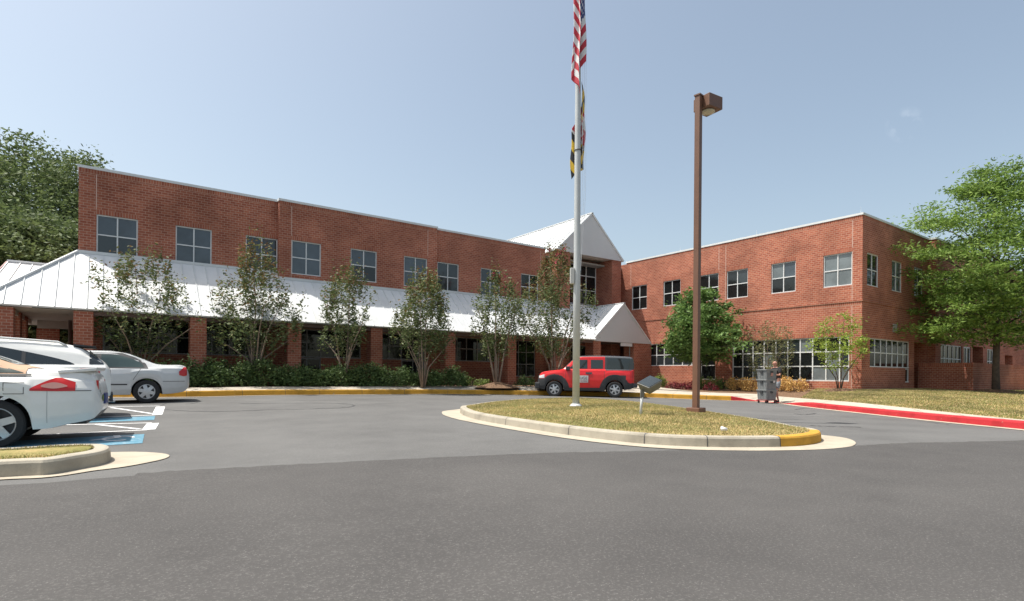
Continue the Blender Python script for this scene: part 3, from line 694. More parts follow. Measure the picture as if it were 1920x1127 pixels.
# ---- lower entrance gable
LU0, LU1, LG = 23.22, 28.30, 24.0
lm = 25.75
b = MB()
b.poly([(LU0,LG,EZ+.02),(LU1,LG,EZ+.02),(lm,LG,RZ)]); b.quad((LU0,LG,EZ-.08),(LU1,LG,EZ-.08),(LU1,LG,EZ+.02),(LU0,LG,EZ+.02)); b.quad((LU0,LG,EZ-.08),(LU0,LG+.2,EZ-.08),(LU1,LG+.2,EZ-.08),(LU1,LG,EZ-.08)); b.quad((LU0,LG+.2,EZ-.08),(LU0,LG+.2,EZ+.1),(LU1,LG+.2,EZ+.1),(LU1,LG+.2,EZ-.08))
bpart(b, 'gable_panel', GABLE)
b = MB(); sm = MB()
n1 = roofslab(b, (LU0-.05,LG-.06,EZ),(LU0-.05,EV+.1,EZ),(lm,26.3,RZ+.02),(lm,LG-.06,RZ+.02)) if False else None
p = [Vector(q) for q in ((LU0-.04,LG-.05,EZ+.01),(LU0-.04,LG+.02,EZ+.01),(lm,26.3,RZ+.03),(lm,LG-.05,RZ+.03))]
nl = (p[3]-p[0]).cross(Vector((0,1,0))); nl = -nl if nl.z < 0 else nl; nl.normalize(); b.hexa([q-nl*.06 for q in p]+p)
for k in range(0, 6):
    v = LG-.035+.43*k; t = max(0., (v-LG)/(26.3-LG)); s0 = p[0].lerp(p[3], t); s0.y = v; s1 = p[3].copy(); s1.y = v
    sm.bar(s0+nl*.018, s1+nl*.018, .022, .036)
p = [Vector(q) for q in ((28.38,LG-.05,RZ+.03-(28.38-lm)*.93),(28.38,27.2,RZ+.03-(28.38-lm)*.93),(lm,27.2,RZ+.03),(lm,LG-.05,RZ+.03))]
nr_ = (p[3]-p[0]).cross(Vector((0,1,0))); nr_ = -nr_ if nr_.z < 0 else nr_; nr_.normalize(); b.hexa([q-nr_*.06 for q in p]+p)
b.bar((lm,LG-.06,RZ+.05),(lm,26.3,RZ+.05), .12, .05)
r = bpart(b, 'gable_roof', WHITE); sm.build('standing_seam', COPE, r)
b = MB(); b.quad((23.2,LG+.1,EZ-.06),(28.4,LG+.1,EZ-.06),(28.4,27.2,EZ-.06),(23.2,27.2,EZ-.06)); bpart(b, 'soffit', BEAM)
b = MB(); b.box(23.25, 23.85, 24.06, 24.75, 0, 3.02); bpart(b, 'brick_pier', BRICK)
b = MB(); b.box(26.75, 28.38, 24.06, 24.9, 0, 3.02); bpart(b, 'brick_pier', BRICK)
b = MB(); b.box(25.55, 26.55, 24.02, 24.08, 2.80, 3.0); bpart(b, 'entrance_sign', FRAME)
b = MB(); b.tube([(26.62,24.3,.3),(26.62,24.3,3.0)],[.035,.035],8); bpart(b, 'downpipe', FRAMED)
window('u', 26.9, [24.0,24.9,25.8,26.7], [.42,1.9,2.9], lambda i, j: 0, FRAMED, .08, .06, 'entrance_door')
b = MB(); wall(b, 'u', 26.9, 21.4, 28.4, -.1, 3.05, [(24.0,26.7,.42,2.9,.08)]); bpart(b, 'brick_wall', BRICK)
# ---- right wing
RU = 28.4; RV0, RV1 = 11.65, 26.25
rw = [(24.48,25.78,'r1'),(21.85,23.16,'r2'),(19.22,20.52,'r3'),(17.40,18.70,'r4'),(14.77,16.07,'r5'),(12.10,13.41,'r6')]
Aw = [19.38,20.38,21.02,21.70,22.38,23.08,23.68,24.24]
Bw = [12.19,12.64,13.27,13.91,14.53,15.17,15.81,16.45,17.09,17.69,18.31]
b = MB()
holes = [(a, c, 5.36, 6.93) for a, c, _ in rw]+[(20.38,24.24,1.62,3.02),(19.38,20.38,.79,3.02),(12.19,18.31,.80,2.95)]
wall(b, 'v', RU, RV0, RV1, -.3, 8.56, holes)
SV = 11.65
sw = [(28.89,30.17),(31.69,32.95),(34.55,35.76)]
holes = [(a, c, 5.34, 6.88) for a, c in sw]+[(29.26,34.0,1.5,2.88),(33.45,34.0,.76,1.499),(34.6,36.2,.2,2.9,.8)]
wall(b, 'u', SV, RU, 36.5, -.3, 8.56, holes)
b.quad((36.5,SV,-.3),(36.5,11.3,-.3),(36.5,11.3,8.56),(36.5,SV,8.56)); b.quad((34.6,SV+.8,.2),(36.2,SV+.8,.2),(36.2,SV+.8,2.9),(34.6,SV+.8,2.9))
s2 = [(38.6,40.6),(43.2,44.6),(47.5,49.6)]
holes = [(a, a+1.25, 5.34, 6.88) for a in (38.1,40.9,44.6,48.5,52.)]+[(37.3,40.7,1.35,2.88),(41.0,42.3,.3,2.88),(42.6,44.6,.2,2.95,1.5),(45.4,48.0,1.35,2.88),(49.2,51.,.3,2.6,.8)]
wall(b, 'u', 11.3, 36.5, 60, -.3, 8.56, holes)
b.quad((42.6,12.8,.2),(44.6,12.8,.2),(44.6,12.8,2.95),(42.6,12.8,2.95)); b.quad((49.2,12.1,.2),(51,12.1,.2),(51,12.1,2.7),(49.2,12.1,2.7))
b.quad((60,11.3,-.3),(60,26,-.3),(60,26,8.56),(60,11.3,8.56)); b.quad((28.4,27.2,-.3),(60,27.2,-.3),(60,27.2,8.5),(28.4,27.2,8.5)); b.quad((28.4,26.25,-.3),(28.4,27.2,-.3),(28.4,27.2,8.5),(28.4,26.25,8.5))
bpart(b, 'brick_wall', BRICK)
b = MB(); b.box(-.8, 28.5, 26.7, 43.9, 8.2, 8.3); b.box(28.7, 59.9, 11.95, 27.1, 8.2, 8.3); bpart(b, 'flat_roof', STONE)
pn = {'r1': lambda i, j: 0, 'r2': lambda i, j: 0, 'r3': lambda i, j: 0, 'r4': lambda i, j: 0 if j == 0 or i == 1 else 2, 'r5': lambda i, j: 3 if j == 1 and i == 1 else (1 if j else 0), 'r6': lambda i, j: 3}
for a, c, k in rw: window('v', RU, [a, (a+c)/2, c], [5.36, 6.145, 6.93], pn[k]); soldier('v', RU, a-.02, c+.02, 6.93)
window('v', RU, Aw[1:], [1.62,2.30,3.02], lambda i, j: 2 if j == 0 else 0); window('v', RU, [19.38,20.38], [.79,1.62,2.3,3.02], lambda i, j: 0)
rr = random.Random(3)
gp = {(i, j): (3 if (rr.random() < .45 and j < 2) or (j == 2 and rr.random() < .2) else rr.choice((0, 2, 0))) for i in range(10) for j in range(3)}
window('v', RU, Bw, [.80,1.53,2.24,2.95], lambda i, j: gp[(i, j)], FRAME, .1, .055)
for i, (a, c) in enumerate(sw): window('u', SV, [a, (a+c)/2, c], [5.34, 6.11, 6.88], lambda q, j: 0 if i != 1 else 1)
window('u', SV, [29.26,29.93,30.6,31.28,31.95,32.62,33.3,34.0], [1.5,2.2,2.88], lambda i, j: 0, FRAME, .1, .05); window('u', SV, [33.45,34.0], [.76,1.48], lambda i, j: 0, FRAME, .1, .05)
for a in (38.1,40.9,44.6,48.5,52.): window('u', 11.3, [a, a+.62, a+1.25], [5.34,6.11,6.88], lambda i, j: 0)
window('u', 11.3, [37.3,37.98,38.66,39.34,40.02,40.7], [1.35,2.1,2.88], lambda i, j: 0, FRAME, .1, .05); window('u', 11.3, [45.4,46.1,46.7,47.4,48.], [1.35,2.1,2.88], lambda i, j: 0, FRAME, .1, .05)
window('u', 11.3, [41.0,41.65,42.3], [.3,2.88], lambda i, j: 0, FRAME, .1, .08, 'door')
soldier('v', RU, RV0, RV1, 8.39); soldier('u', SV, RU+.03, 36.5, 8.39); soldier('v', RU, 12.19, 18.31, 2.95); soldier('v', RU, 19.38, 24.24, 3.02)
soldier('v', RU, RV0, 20.0, 4.38, .17)
bl = MB(); bl.box(RU-.035, RU+.02, RV0-.035, 25.9, 4.55, 4.63); bl.box(RU+.021, 36.46, SV-.035, SV+.02, 4.55, 4.63)
bl.box(36.54, 59.9, 11.265, 11.32, 4.55, 4.63)
bpart(bl, 'brick_belt_course', BRICK)
seal('v', RU, 12.10-.012, .5, 4.5); seal('v', RU, 12.10-.012, 4.65, 8.39); seal('v', RU, 18.76, 4.65, 8.39); seal('v', RU, 19.26-.06, 6.95, 8.39); seal('v', RU, 25.87, 7.0, 8.39)
bpart(solds, 'brick_soldier_course', SOLD)
cp.box(RU-.035, RU+.3, RV0-.035, 26.3, 8.56, 8.66); cp.box(RU+.301, 36.55, SV-.035, SV+.3, 8.56, 8.66); cp.box(36.46, 36.75, 11.265, SV-.036, 8.56, 8.66); cp.box(36.751, 60, 11.265, 11.6, 8.56, 8.66)
bpart(cp, 'coping', COPE)
b = MB(); b.box(31.85,32.30,SV-.03,SV+.01,3.27,3.70); bpart(b, 'wall_vent', plain('grey_vent', (.35,.33,.31), .6))
for (x, y) in ((28.55,11.8),(28.55,17),(28.55,22)): b = MB(); b.tube([(x,y,8.65),(x,y,8.95)],[.012,.004],5); bpart(b, 'lightning_rod', COPE)
b = MB()
for (x, z) in ((28.36,11.2),): b.box(27.75, 28.38, 27.0, 27.1, 0, 8.3)
# courtyard wall
cw = empty('low_brick_wall', (36, 10.6, .2), 'low brick courtyard wall with soldier brick cap behind the large right tree', 'wall')
CO = Vector((36, 10.6, .2))
def cpart(b, name, m):
    o = b.build(name, m, cw); o.matrix_parent_inverse = Matrix.Translation(-CO); return o
b = MB(); b.box(35.75, 36.0, 9.45, 11.85, -.1, 1.62); b.box(36.001, 47.2, 9.45, 9.7, -.1, 1.62); b.box(47.2, 47.45, 7.2, 9.7, -.1, 1.66); b.box(47.451, 58, 7.2, 7.45, -.1, 1.66); cpart(b, 'wall_panel', BRICK)
b = MB(); b.box(35.735, 36.015, 9.435, 11.86, 1.62, 1.80); b.box(36.016, 47.18, 9.435, 9.715, 1.62, 1.80); b.box(47.185, 47.465, 7.185, 9.715, 1.66, 1.84); b.box(47.466, 58, 7.185, 7.465, 1.66, 1.84); cpart(b, 'wall_cap', SOLD)

# ------------------------------------------------------------------ vegetation
def leafmesh(name, cen, nrmdir, size, mat, parent=None, elong=1.6, smat=None):
    """one mesh of many leaf quads. cen (n,3); size (n,)"""
    n = len(cen); a = RNG.normal(size=(n, 3)); a[:, 2] *= .55
    if nrmdir is not None: a += nrmdir
    a /= np.linalg.norm(a, axis=1)[:, None]
    r = RNG.normal(size=(n, 3)); bb = np.cross(a, r); bb /= np.linalg.norm(bb, axis=1)[:, None]
    s = size[:, None]
    p0 = cen-a*s*.5*elong; p1 = cen+bb*s*.32+a*s*.05; p2 = cen+a*s*.5*elong; p3 = cen-bb*s*.32+a*s*.05
    V = np.stack([p0, p1, p2, p3], 1).reshape(-1, 3); q = np.arange(4*n)
    me = bpy.data.meshes.new(name); me.vertices.add(4*n); me.vertices.foreach_set('co', V.ravel()); me.loops.add(4*n); me.loops.foreach_set('vertex_index', q)
    me.polygons.add(n); me.polygons.foreach_set('loop_start', np.arange(n)*4)
    if smat is not None: me.polygons.foreach_set('material_index', smat.astype(np.int32))
    me.update(calc_edges=True); return finish(name, me, mat, parent)
def plant(name, label, cat, base, prof, n_anchor, per, sigma, leaf, mats, stems=6, trunk=.035, fork=.3, bark=BRM, group=None, elong=1.6, lump=.3, tip=None, seed=0, lean=0., up=.0, hollow=.5, flowers=0, single=False, leafcount=None):
    """prof: [(height, radius)], anchors in that envelope"""
    global RNG
    RNG = np.random.default_rng(seed+11); rr = random.Random(seed)
    root = empty(name, base, label, cat, group=group)
    hs_ = np.array([p[0] for p in prof]); rs = np.array([p[1] for p in prof])*(.84 if name == 'crape_myrtle' else 1)
    ph = [rr.uniform(0, 6.3) for _ in range(6)]
    an = []
    wts = np.interp(np.linspace(hs_[0], hs_[-1], 60), hs_, rs)+.02; cum = np.cumsum(wts)/wts.sum()
    while len(an) < n_anchor:
        h = hs_[0]+(hs_[-1]-hs_[0])*(np.searchsorted(cum, rr.random())+rr.random())/60
        th = rr.uniform(0, 6.283); R0 = float(np.interp(h, hs_, rs))
        lum = 1+lump*(math.sin(2*th+ph[0]+h*1.1)*.5+math.sin(3*th+ph[1]-h*1.7)*.35+math.sin(5*th+ph[2]+h*2.9)*.35)
        r = R0*lum*(hollow+(1-hollow)*math.sqrt(rr.random())) if rr.random() < .75 else R0*lum*math.sqrt(rr.random())
        an.append((r*math.cos(th)+lean*h, r*math.sin(th), h))
    an = np.array(an)
    # limb ends: spread anchors
    ends = [an[np.argmax(an[:, 2])]]
    pool = an[an[:, 2] > hs_[0]+.15*(hs_[-1]-hs_[0])]
    while len(ends) < stems*2 and len(pool) > 3:
        d = np.min([np.linalg.norm(pool-e, axis=1) for e in ends], axis=0); ends.append(pool[np.argmax(d)])
    tb = MB(); nodes = []
    top = hs_[-1]
    if single:
        tr = [(0,0,-.15),(.02*top*rr.uniform(-.4,.4),0,fork*.5),(lean*fork,0.,fork),(lean*top*.5,.02*top*rr.uniform(-1,1),top*.55),(lean*top*.85,.02*top*rr.uniform(-1,1),top*.85)]
        rad = [trunk*1.25, trunk, trunk*.9, trunk*.5, trunk*.15]; tb.tube(tr, rad, 10)
        for k in range(1, 40): t = k/39; z = fork+(top*.85-fork)*t; nodes.append((np.array([lean*z, 0, z]), trunk*(.8-.65*t)))
        for e in ends:
            zf = max(fork*.9, min(e[2]*.72, top*.8)); s0 = Vector((lean*zf, 0, zf)); e_ = Vector(e); md = s0.lerp(e_, .5)+Vector((0, 0, .08*(e_-s0).length))
            r0 = trunk*.42*(1-.5*zf/top); tb.tube([s0, md, e_], [r0, r0*.6, r0*.15], 6)
            for k in range(1, 8): t = k/8; nodes.append((np.array(s0.lerp(e_, t)), r0*(1-.8*t)))
    else:
        for i, e in enumerate(ends[:stems]):
            e_ = Vector(e); th = math.atan2(e[1], e[0]); o = Vector((math.cos(th), math.sin(th), 0))*trunk*1.5
            k1 = o+Vector((e_.x*.14, e_.y*.14, fork*1.2+.1)); k2 = Vector((e_.x*.45, e_.y*.45, fork+(e_.z-fork)*.5))+Vector((rr.uniform(-.06,.06), rr.uniform(-.06,.06), 0))
            tb.tube([o+Vector((0,0,-.1)), k1, k2, k2.lerp(e_, .55)+Vector((rr.uniform(-.05,.05),0,.03)), e_], [trunk, trunk*.85, trunk*.6, trunk*.35, trunk*.1], 6)
            for k in range(2, 10): t = k/10; nodes.append((np.array(k1.lerp(k2, min(1, t*2)) if t < .5 else k2.lerp(e_, t*2-1)), trunk*(.8-.7*t)))
        for e in ends[stems:]:
            e_ = Vector(e); q = min(nodes, key=lambda nd: np.linalg.norm(nd[0]-e)+(.0 if nd[0][2] < e[2] else 5)); s0 = Vector(q[0])
            tb.tube([s0, s0.lerp(e_, .5)+Vector((0,0,.04)), e_], [q[1]*.7, q[1]*.45, .004], 5)
    npos = np.array([q[0] for q in nodes])
    for e in an[::3]:
        d = np.linalg.norm(npos-e, axis=1)+np.where(npos[:, 2] > e[2], 2., 0); s0 = Vector(npos[int(np.argmin(d))]); e_ = Vector(e)
        tw = max(.004, trunk*.06); tb.tube([s0, s0.lerp(e_, .5)+Vector((rr.uniform(-.03,.03), rr.uniform(-.03,.03), .03)), e_], [tw, tw*.8, tw*.4], 3, cap=False)
    tb.build('trunk', bark, root, True)
    n = len(an)*per; idx = np.repeat(np.arange(len(an)), per)
    sg = np.array(sigma) if hasattr(sigma, '__len__') else np.array([sigma]*3)
    cs = RNG.uniform(.55, 1.35, len(an))[idx][:, None]
    c = an[idx]+RNG.normal(size=(n, 3))*sg*cs+np.stack([RNG.normal(size=n)*0, 0*idx, np.abs(RNG.normal(size=n))*up], 1)
    c = c[c[:, 2] > .04]; n = len(c)
    sz = RNG.uniform(.65, 1.25, n)*leaf
    if tip is not None:
        fr = np.clip((c[:, 2]-top*tip[1])/(top*(1-tip[1])), 0, 1); sm_ = (RNG.uniform(0, 1, n) < fr*tip[2]).astype(int)
        leafmesh('crown', c, None, sz, [mats, tip[0]], root, elong, sm_)
    else: leafmesh('crown', c, None, sz, [mats], root, elong)
    if flowers:
        sel = an[np.argsort(-an[:, 2]-RNG.uniform(0, 1.4, len(an)))[:flowers]]; i2 = np.repeat(np.arange(len(sel)), 22)
        cc = sel[i2]+RNG.normal(size=(len(i2), 3))*np.array([.045,.045,.07])+np.array([0,0,.1]); leafmesh('blossom', cc, None, np.full(len(cc), .06), [FLW], root, 1.)
    return root
def wz(x, w):
    p = W(x, w); return (p[0], p[1], bedz(*p))
G = 'crape myrtles in the bed before the porch'
# crape myrtles, left to right
plant('crape_myrtle', 'wide multi-stemmed crape myrtle behind the silver sedan, nearest the left end of the porch', 'tree', wz(262,20.4), [(1.15,.7),(1.7,1.55),(2.4,2.15),(3.1,2.2),(3.9,1.7),(4.8,.7)], 170, 34, (.085,.085,.25), .088, LF_MYR, 8, .04, .7, group=G, seed=1, tip=(LF_MYT,.45,.45), up=.12, hollow=.3, lump=.5)
plant('crape_myrtle', 'tall crape myrtle with orange tinted top, second from the left', 'tree', wz(478,21.9), [(1.3,.6),(1.8,1.35),(2.5,1.75),(3.3,1.75),(4.3,1.1),(5.5,.4)], 205, 33, (.085,.085,.25), .088, LF_MYR, 8, .04, .8, group=G, seed=2, tip=(LF_MYT,.5,.8), up=.12, hollow=.3, lump=.5)
plant('crape_myrtle', 'slender open crape myrtle with pale trunks beside the hedge, third from the left', 'tree', wz(645,23.2), [(1.4,.5),(1.9,1.0),(2.7,1.4),(3.5,1.35),(4.2,.9),(4.9,.4)], 130, 32, (.085,.085,.25), .088, LF_MYR, 6, .036, .7, group=G, seed=3, tip=(LF_MYT,.6,.4), up=.12, hollow=.3, lump=.5)
plant('crape_myrtle', 'rounded crape myrtle with spreading fan of trunks in front of the fifth pillar', 'tree', wz(793,24.2), [(1.3,.6),(1.8,1.25),(2.6,1.6),(3.4,1.5),(4.0,1.1),(4.7,.4)], 225, 34, (.085,.085,.25), .088, LF_MYR, 7, .038, .6, group=G, seed=4, tip=(LF_MYT,.55,.45), up=.1, hollow=.3, lump=.45)
plant('crape_myrtle', 'narrow crape myrtle with magenta blossoms, on the bare mulch mound', 'tree', wz(932,25.6), [(1.4,.5),(2.0,1.05),(2.8,1.5),(3.7,1.35),(4.4,.8),(5.2,.3)], 150, 34, (.085,.085,.25), .088, LF_MYR, 5, .05, .55, group=G, seed=5, tip=(LF_MYT,.7,.35), up=.08, flowers=9, hollow=.35)
plant('crape_myrtle', 'tallest crape myrtle with reddish top and magenta blossoms, behind the red car and the flagpole', 'tree', wz(1040,27.2), [(1.5,.6),(2.1,1.5),(3.0,2.15),(3.9,2.05),(5.1,1.3),(6.6,.5)], 265, 34, (.085,.085,.25), .088, LF_MYR, 7, .055, .8, group=G, seed=6, tip=(LF_MYT,.55,.7), up=.1, flowers=14, hollow=.35)
# hedge bushes
G = 'dark green bushes of the hedge along the pavement'
def bush(name, label, base, rx, ry_, h, n, leaf, mat, seed, group=None, cat='bush', sig=.09, stems=5):
    RNGl = np.random.default_rng(seed); global RNG; RNG = RNGl
    root = empty(name, base, label, cat, group=group)
    m = max(10, n//14); th = RNGl.uniform(0, 6.283, m); cz = RNGl.uniform(0.02, 1, m); rad = np.sqrt(np.clip(1-(cz*.92)**3.2, .05, 1))*(.62+.38*np.sqrt(RNGl.uniform(0, 1, m)))
    rad *= 1+.18*np.sin(3*th+seed)+.1*np.sin(7*th)
    an = np.stack([np.cos(th)*rad*rx, np.sin(th)*rad*ry_, cz*h*(.82+.18*np.sin(2*th+seed*2))], 1); an = np.repeat(an, 14, 0)
    c = an+RNGl.normal(size=an.shape)*np.array([sig, sig, sig*1.1]); c = c[c[:, 2] > .02]
    leafmesh('foliage', c, np.array([0, 0, .35]), RNGl.uniform(.6, 1.25, len(c))*leaf, [mat], root, 1.7)
    b = MB()
    for k in range(stems): t = 6.283*k/stems+seed; b.tube([(.05*math.cos(t),.05*math.sin(t),-.08),(rx*.35*math.cos(t),ry_*.35*math.sin(t),h*.4),(rx*.6*math.cos(t),ry_*.6*math.sin(t),h*.75)], [.02,.014,.006], 4)
    b.build('stem', BRK, root); return root
hb = [(-40,18.9,.7,.9),(60,19.1,.75,.95),(150,19.4,.7,.9),(235,19.8,.7,.9),(322,20.0,.72,.92),(375,20.5,.75,.98),(432,21.1,.8,1.0),(490,21.7,.8,1.02),(545,22.2,.62,.78),(590,22.7,.65,.72),(640,23.2,.78,.88),(690,23.7,.8,.92),(740,24.2,.72,.84),(800,24.9,.62,.68),(848,25.4,.72,.78)]
for i, (x, w_, r, h) in enumerate(hb):
    lab = ['leftmost, hidden behind the parked cars', 'second, behind the white sport utility car', 'third, behind the parked cars', 'behind the silver sedan roof', 'just right of the silver sedan tail', 'at the foot of the second pillar', 'between the second pillar and the tall orange topped myrtle', 'under the tall orange topped myrtle', 'low, at the foot of the third pillar', 'low, right of the third pillar', 'under the slender open myrtle', 'at the foot of the fourth pillar', 'with lime shoots right of the fourth pillar', 'low, right of the rounded myrtle trunks', 'low and dark, before the fifth pillar'][i]
    p = wz(x, w_+.08); bush('hedge_bush', 'dark green hedge bush '+lab, p, r*1.05, .62, h, 3400, .075, LF_HED, 30+i, G)
bush('small_shrub', 'small lime green shrub right of the dark hedge, left one of two', wz(884,25.6), .26,.26,.36, 420, .06, LF_LIM, 60, 'small lime shrubs on the mulch', sig=.05)
bush('small_shrub', 'small lime green shrub nearest the mulch mound, right one of two', wz(906,25.7), .28,.26,.32, 420, .06, LF_LIM, 61, 'small lime shrubs on the mulch', sig=.05)
bush('small_shrub', 'small dark shrub between the sixth pillar and the red car bonnet', wz(985,26.4), .4,.35,.5, 700, .065, LF_HED, 62, sig=.06)
# right hand beds
pb = [(1262,29.5),(1278,29.2),(1297,29.),(1333,28.3)]
for i, (x, w_) in enumerate(pb):
    bush('burgundy_shrub', 'low burgundy red shrub '+['leftmost beside the floodlight','second, between floodlight and lamp post','third, just left of the lamp post','fourth, right of the lamp post'][i], wz(x, w_), .3,.28,.36, 500, .06, LF_BUR, 70+i, 'burgundy shrubs along the entrance bed', sig=.06)
for i, (x, w_, r, h, m) in enumerate([(1338,29.6,.45,.6,LF_LIM),(1362,29.6,.5,.55,LF_HED),(1318,29.8,.5,.55,LF_LIM)]):
    bush('green_shrub', ['small green shrub under the dense tree','darker green shrub beside the orange shrubs','green shrub behind the lamp post foot'][i], wz(x, w_), r, .4, h, 900, .07, m, 80+i, 'green shrubs under the dense tree', sig=.07)
for i, (x, w_, r) in enumerate([(1383,28.6,.5),(1408,28.,.5),(1468,27.3,.42),(1493,26.6,.5),(1235,30.5,.4)]):
    m = LF_ORG if i < 4 else LF_LIM
    bush('barberry_shrub' if i < 4 else 'green_shrub', ['orange shrub leftmost, left of the grey crates','orange shrub directly left of the grey crates','orange shrub just right of the person','orange shrub farthest right, before the lawn','pale green shrub behind the floodlight head'][i], wz(x, w_), r, .42, .62, 1100, .065, m, 90+i, 'orange shrubs by the right wing' if i < 4 else None, sig=.07)
plant('dense_tree', 'dense dark green broadleaf tree against the right wing, behind the lamp post', 'tree', wz(1312,30.2), [(1.5,.5),(1.9,1.8),(2.7,2.1),(3.5,1.9),(4.3,1.4),(4.9,.8),(5.5,.25)], 330, 52, (.19,.19,.13), .13, LF_OAK, 7, .09, .9, bark=BRK, seed=12, hollow=.3, lump=.65, single=True)
plant('thin_shrub', 'tall thin airy shrub with pale leaves behind the grey crates', 'shrub', wz(1442,28.6), [(.5,.7),(1.4,1.05),(2.3,1.15),(2.9,.9),(3.4,.25)], 120, 20, (.1,.1,.2), .06, LF_BAM, 12, .014, .3, seed=13, elong=2.6, lump=.2)
plant('young_tree', 'small yellow green young tree at the corner of the right wing', 'tree', wz(1574,25.3), [(1.0,.35),(1.5,1.1),(2.0,1.2),(2.6,.9),(3.1,.75),(3.5,.2)], 110, 26, (.14,.14,.09), .08, LF_YEL, 5, .03, .4, seed=14, bark=BRK, lump=.35)
tb_ = (W(1868,27.6)[0], W(1868,27.6)[1], .16)
plant('locust_tree', 'large honey locust tree with feathery bright green leaves by the low brick wall', 'tree', tb_, [(2.5,1.6),(3.2,3.6),(4.6,4.2),(6.0,4.3),(7.4,3.6),(8.6,2.9),(9.8,2.0),(11.2,.7)], 340, 165, (.46,.46,.15), .10, LF_LOC, 16, .15, 2.6, bark=BRK, seed=15, hollow=.3, lump=.5, single=True, elong=2.1)
b = MB(); 
for k in range(10): b.poly([(tb_[0]+ (1.3*k/10)*math.cos(t), tb_[1]+(1.3*k/10)*math.sin(t), bedz(tb_[0]+(1.3*k/10)*math.cos(t), tb_[1]+(1.3*k/10)*math.sin(t))+.17*(1-(k/10))**1+.01) for t in np.linspace(0, 6.0, 18)]) if False else None
def mound(x, w_, r, h, name='mulch_mound'):
    px, py = W(x, w_); b = MB(); K = 18; R = 6
    P_ = [[(px+r*k/R*math.cos(6.2832*i/K)*(1+.1*math.sin(3*i)), py+r*k/R*math.sin(6.2832*i/K)*(1+.1*math.sin(3*i))) for i in range(K)] for k in range(R+1)]
    for k in range(R):
        for i in range(K):
            j = (i+1) % K; q = [(P_[k][i], k), (P_[k+1][i], k+1), (P_[k+1][j], k+1), (P_[k][j], k)]
            b.quad(*[(x_, y_, bedz(x_, y_)+h*(.5+.5*math.cos(math.pi*kk/R))+.02-.08*(kk/R)**2) for (x_, y_), kk in q])
    tag(b.build(name, MULCH, smooth=True), kind='structure')
mound(1868,27.6,1.5,.14); mound(1574,25.3,1.0,.12); mound(932,25.5,1.1,.16)
# trees behind the building, left
G = 'trees behind the left end of the building'
bgt = [(-70,34,14.5,6.5,0),(38,40,17.5,6.2,1),(150,44,17.8,6.0,2),(215,48,17.2,4.4,3),(95,34,10.,5.,4),(-20,30,9.5,4.6,5)]
for i, (x, w_, h, r, sd_) in enumerate(bgt):
    p = W(x, w_); lab = ['cut by the left picture edge','with the highest top, left of the building','whose rounded top rises behind the roof corner','farthest right, its tip just showing over the parapet','lower, filling the gap behind the roof corner','lower, over the porch end'][i]
    plant('background_tree', 'large green tree '+lab, 'tree', (p[0], p[1], 0), [(1.5,r*.6),(h*.25,r),(h*.5,r*1.02),(h*.72,r*.82),(h*.88,r*.5),(h,r*.12)], 520, 85, (.6,.6,.35), .2, LF_BGT, 9, .25, 3., bark=BRK, seed=20+i, hollow=.6, lump=.3, single=True, group=G)
p = W(118,52); plant('background_tree', 'small sunlit tree seen through the porch opening', 'tree', (p[0], p[1], 0), [(.3,3.),(2.,4.),(4.,3.5),(6.,.6)], 160, 40, (.5,.5,.4), .24, LF_LIM, 6, .15, 1.2, bark=BRK, seed=41, group=G, single=True)
p = W(1960,60)

# ------------------------------------------------------------------ street furniture
STEEL = plain('brushed_aluminium', (.50,.52,.52), .5, .1, .12, 2.); BROWN = plain('brown_painted_steel', (.155,.075,.045), .5, 0, .15, 3.)
GREYP = plain('grey_cast_metal', (.13,.135,.13), .6, .2, .1, 6.); LENS = plain('lamp_lens', (.55,.5,.38), .25)
fx, fy = 9.25, 10.16; fz = isl_z(fx, fy, .4)
fp = empty('flagpole', (fx, fy, fz), 'tall brushed aluminium flagpole on the grass island', 'flagpole')
b = MB(); b.tube([(0,0,-.1),(0,0,3),(-.02,0,8),(-.05,0,12.5)], [.088,.084,.068,.045], 20); b.build('pole', STEEL, fp, True)
b = MB(); b.tube([(0,0,.0),(0,0,.03),(0,0,.075)], [.155,.15,.10], 24); b.build('base_collar', STEEL, fp, True)
b = MB(); b.tube([(-.02,0,6.21),(-.02,0,6.25)], [.079,.079], 20); b.build('pole_joint', GREYP, fp, True)
b = MB(); rd = RT; bx = Vector((-RT[0]*.12-FW[0]*.03, -RT[1]*.12-FW[1]*.03, 0)); b.box(-.05,.05,-.06,.06,2.98,3.36); o = bevel(b.build('cleat_box', plain('grey_box', (.5,.5,.48), .5), fp), .01); o.location = bx; o.rotation_euler = (0,0,math.atan2(RT[1], RT[0]))
b = MB(); Rv = Vector(RT); Fv = Vector(FW)
for off in (.105, .15, .19): b.tube([-Fv*.05+Rv*.08+Vector((0,0,3.3)), -Fv*.03+Rv*off+Vector((0,0,5.2)), -Fv*.02+Rv*(off*.9)+Vector((0,0,9.))], [.004]*3, 4)
b.build('halyard', FRAME, fp)
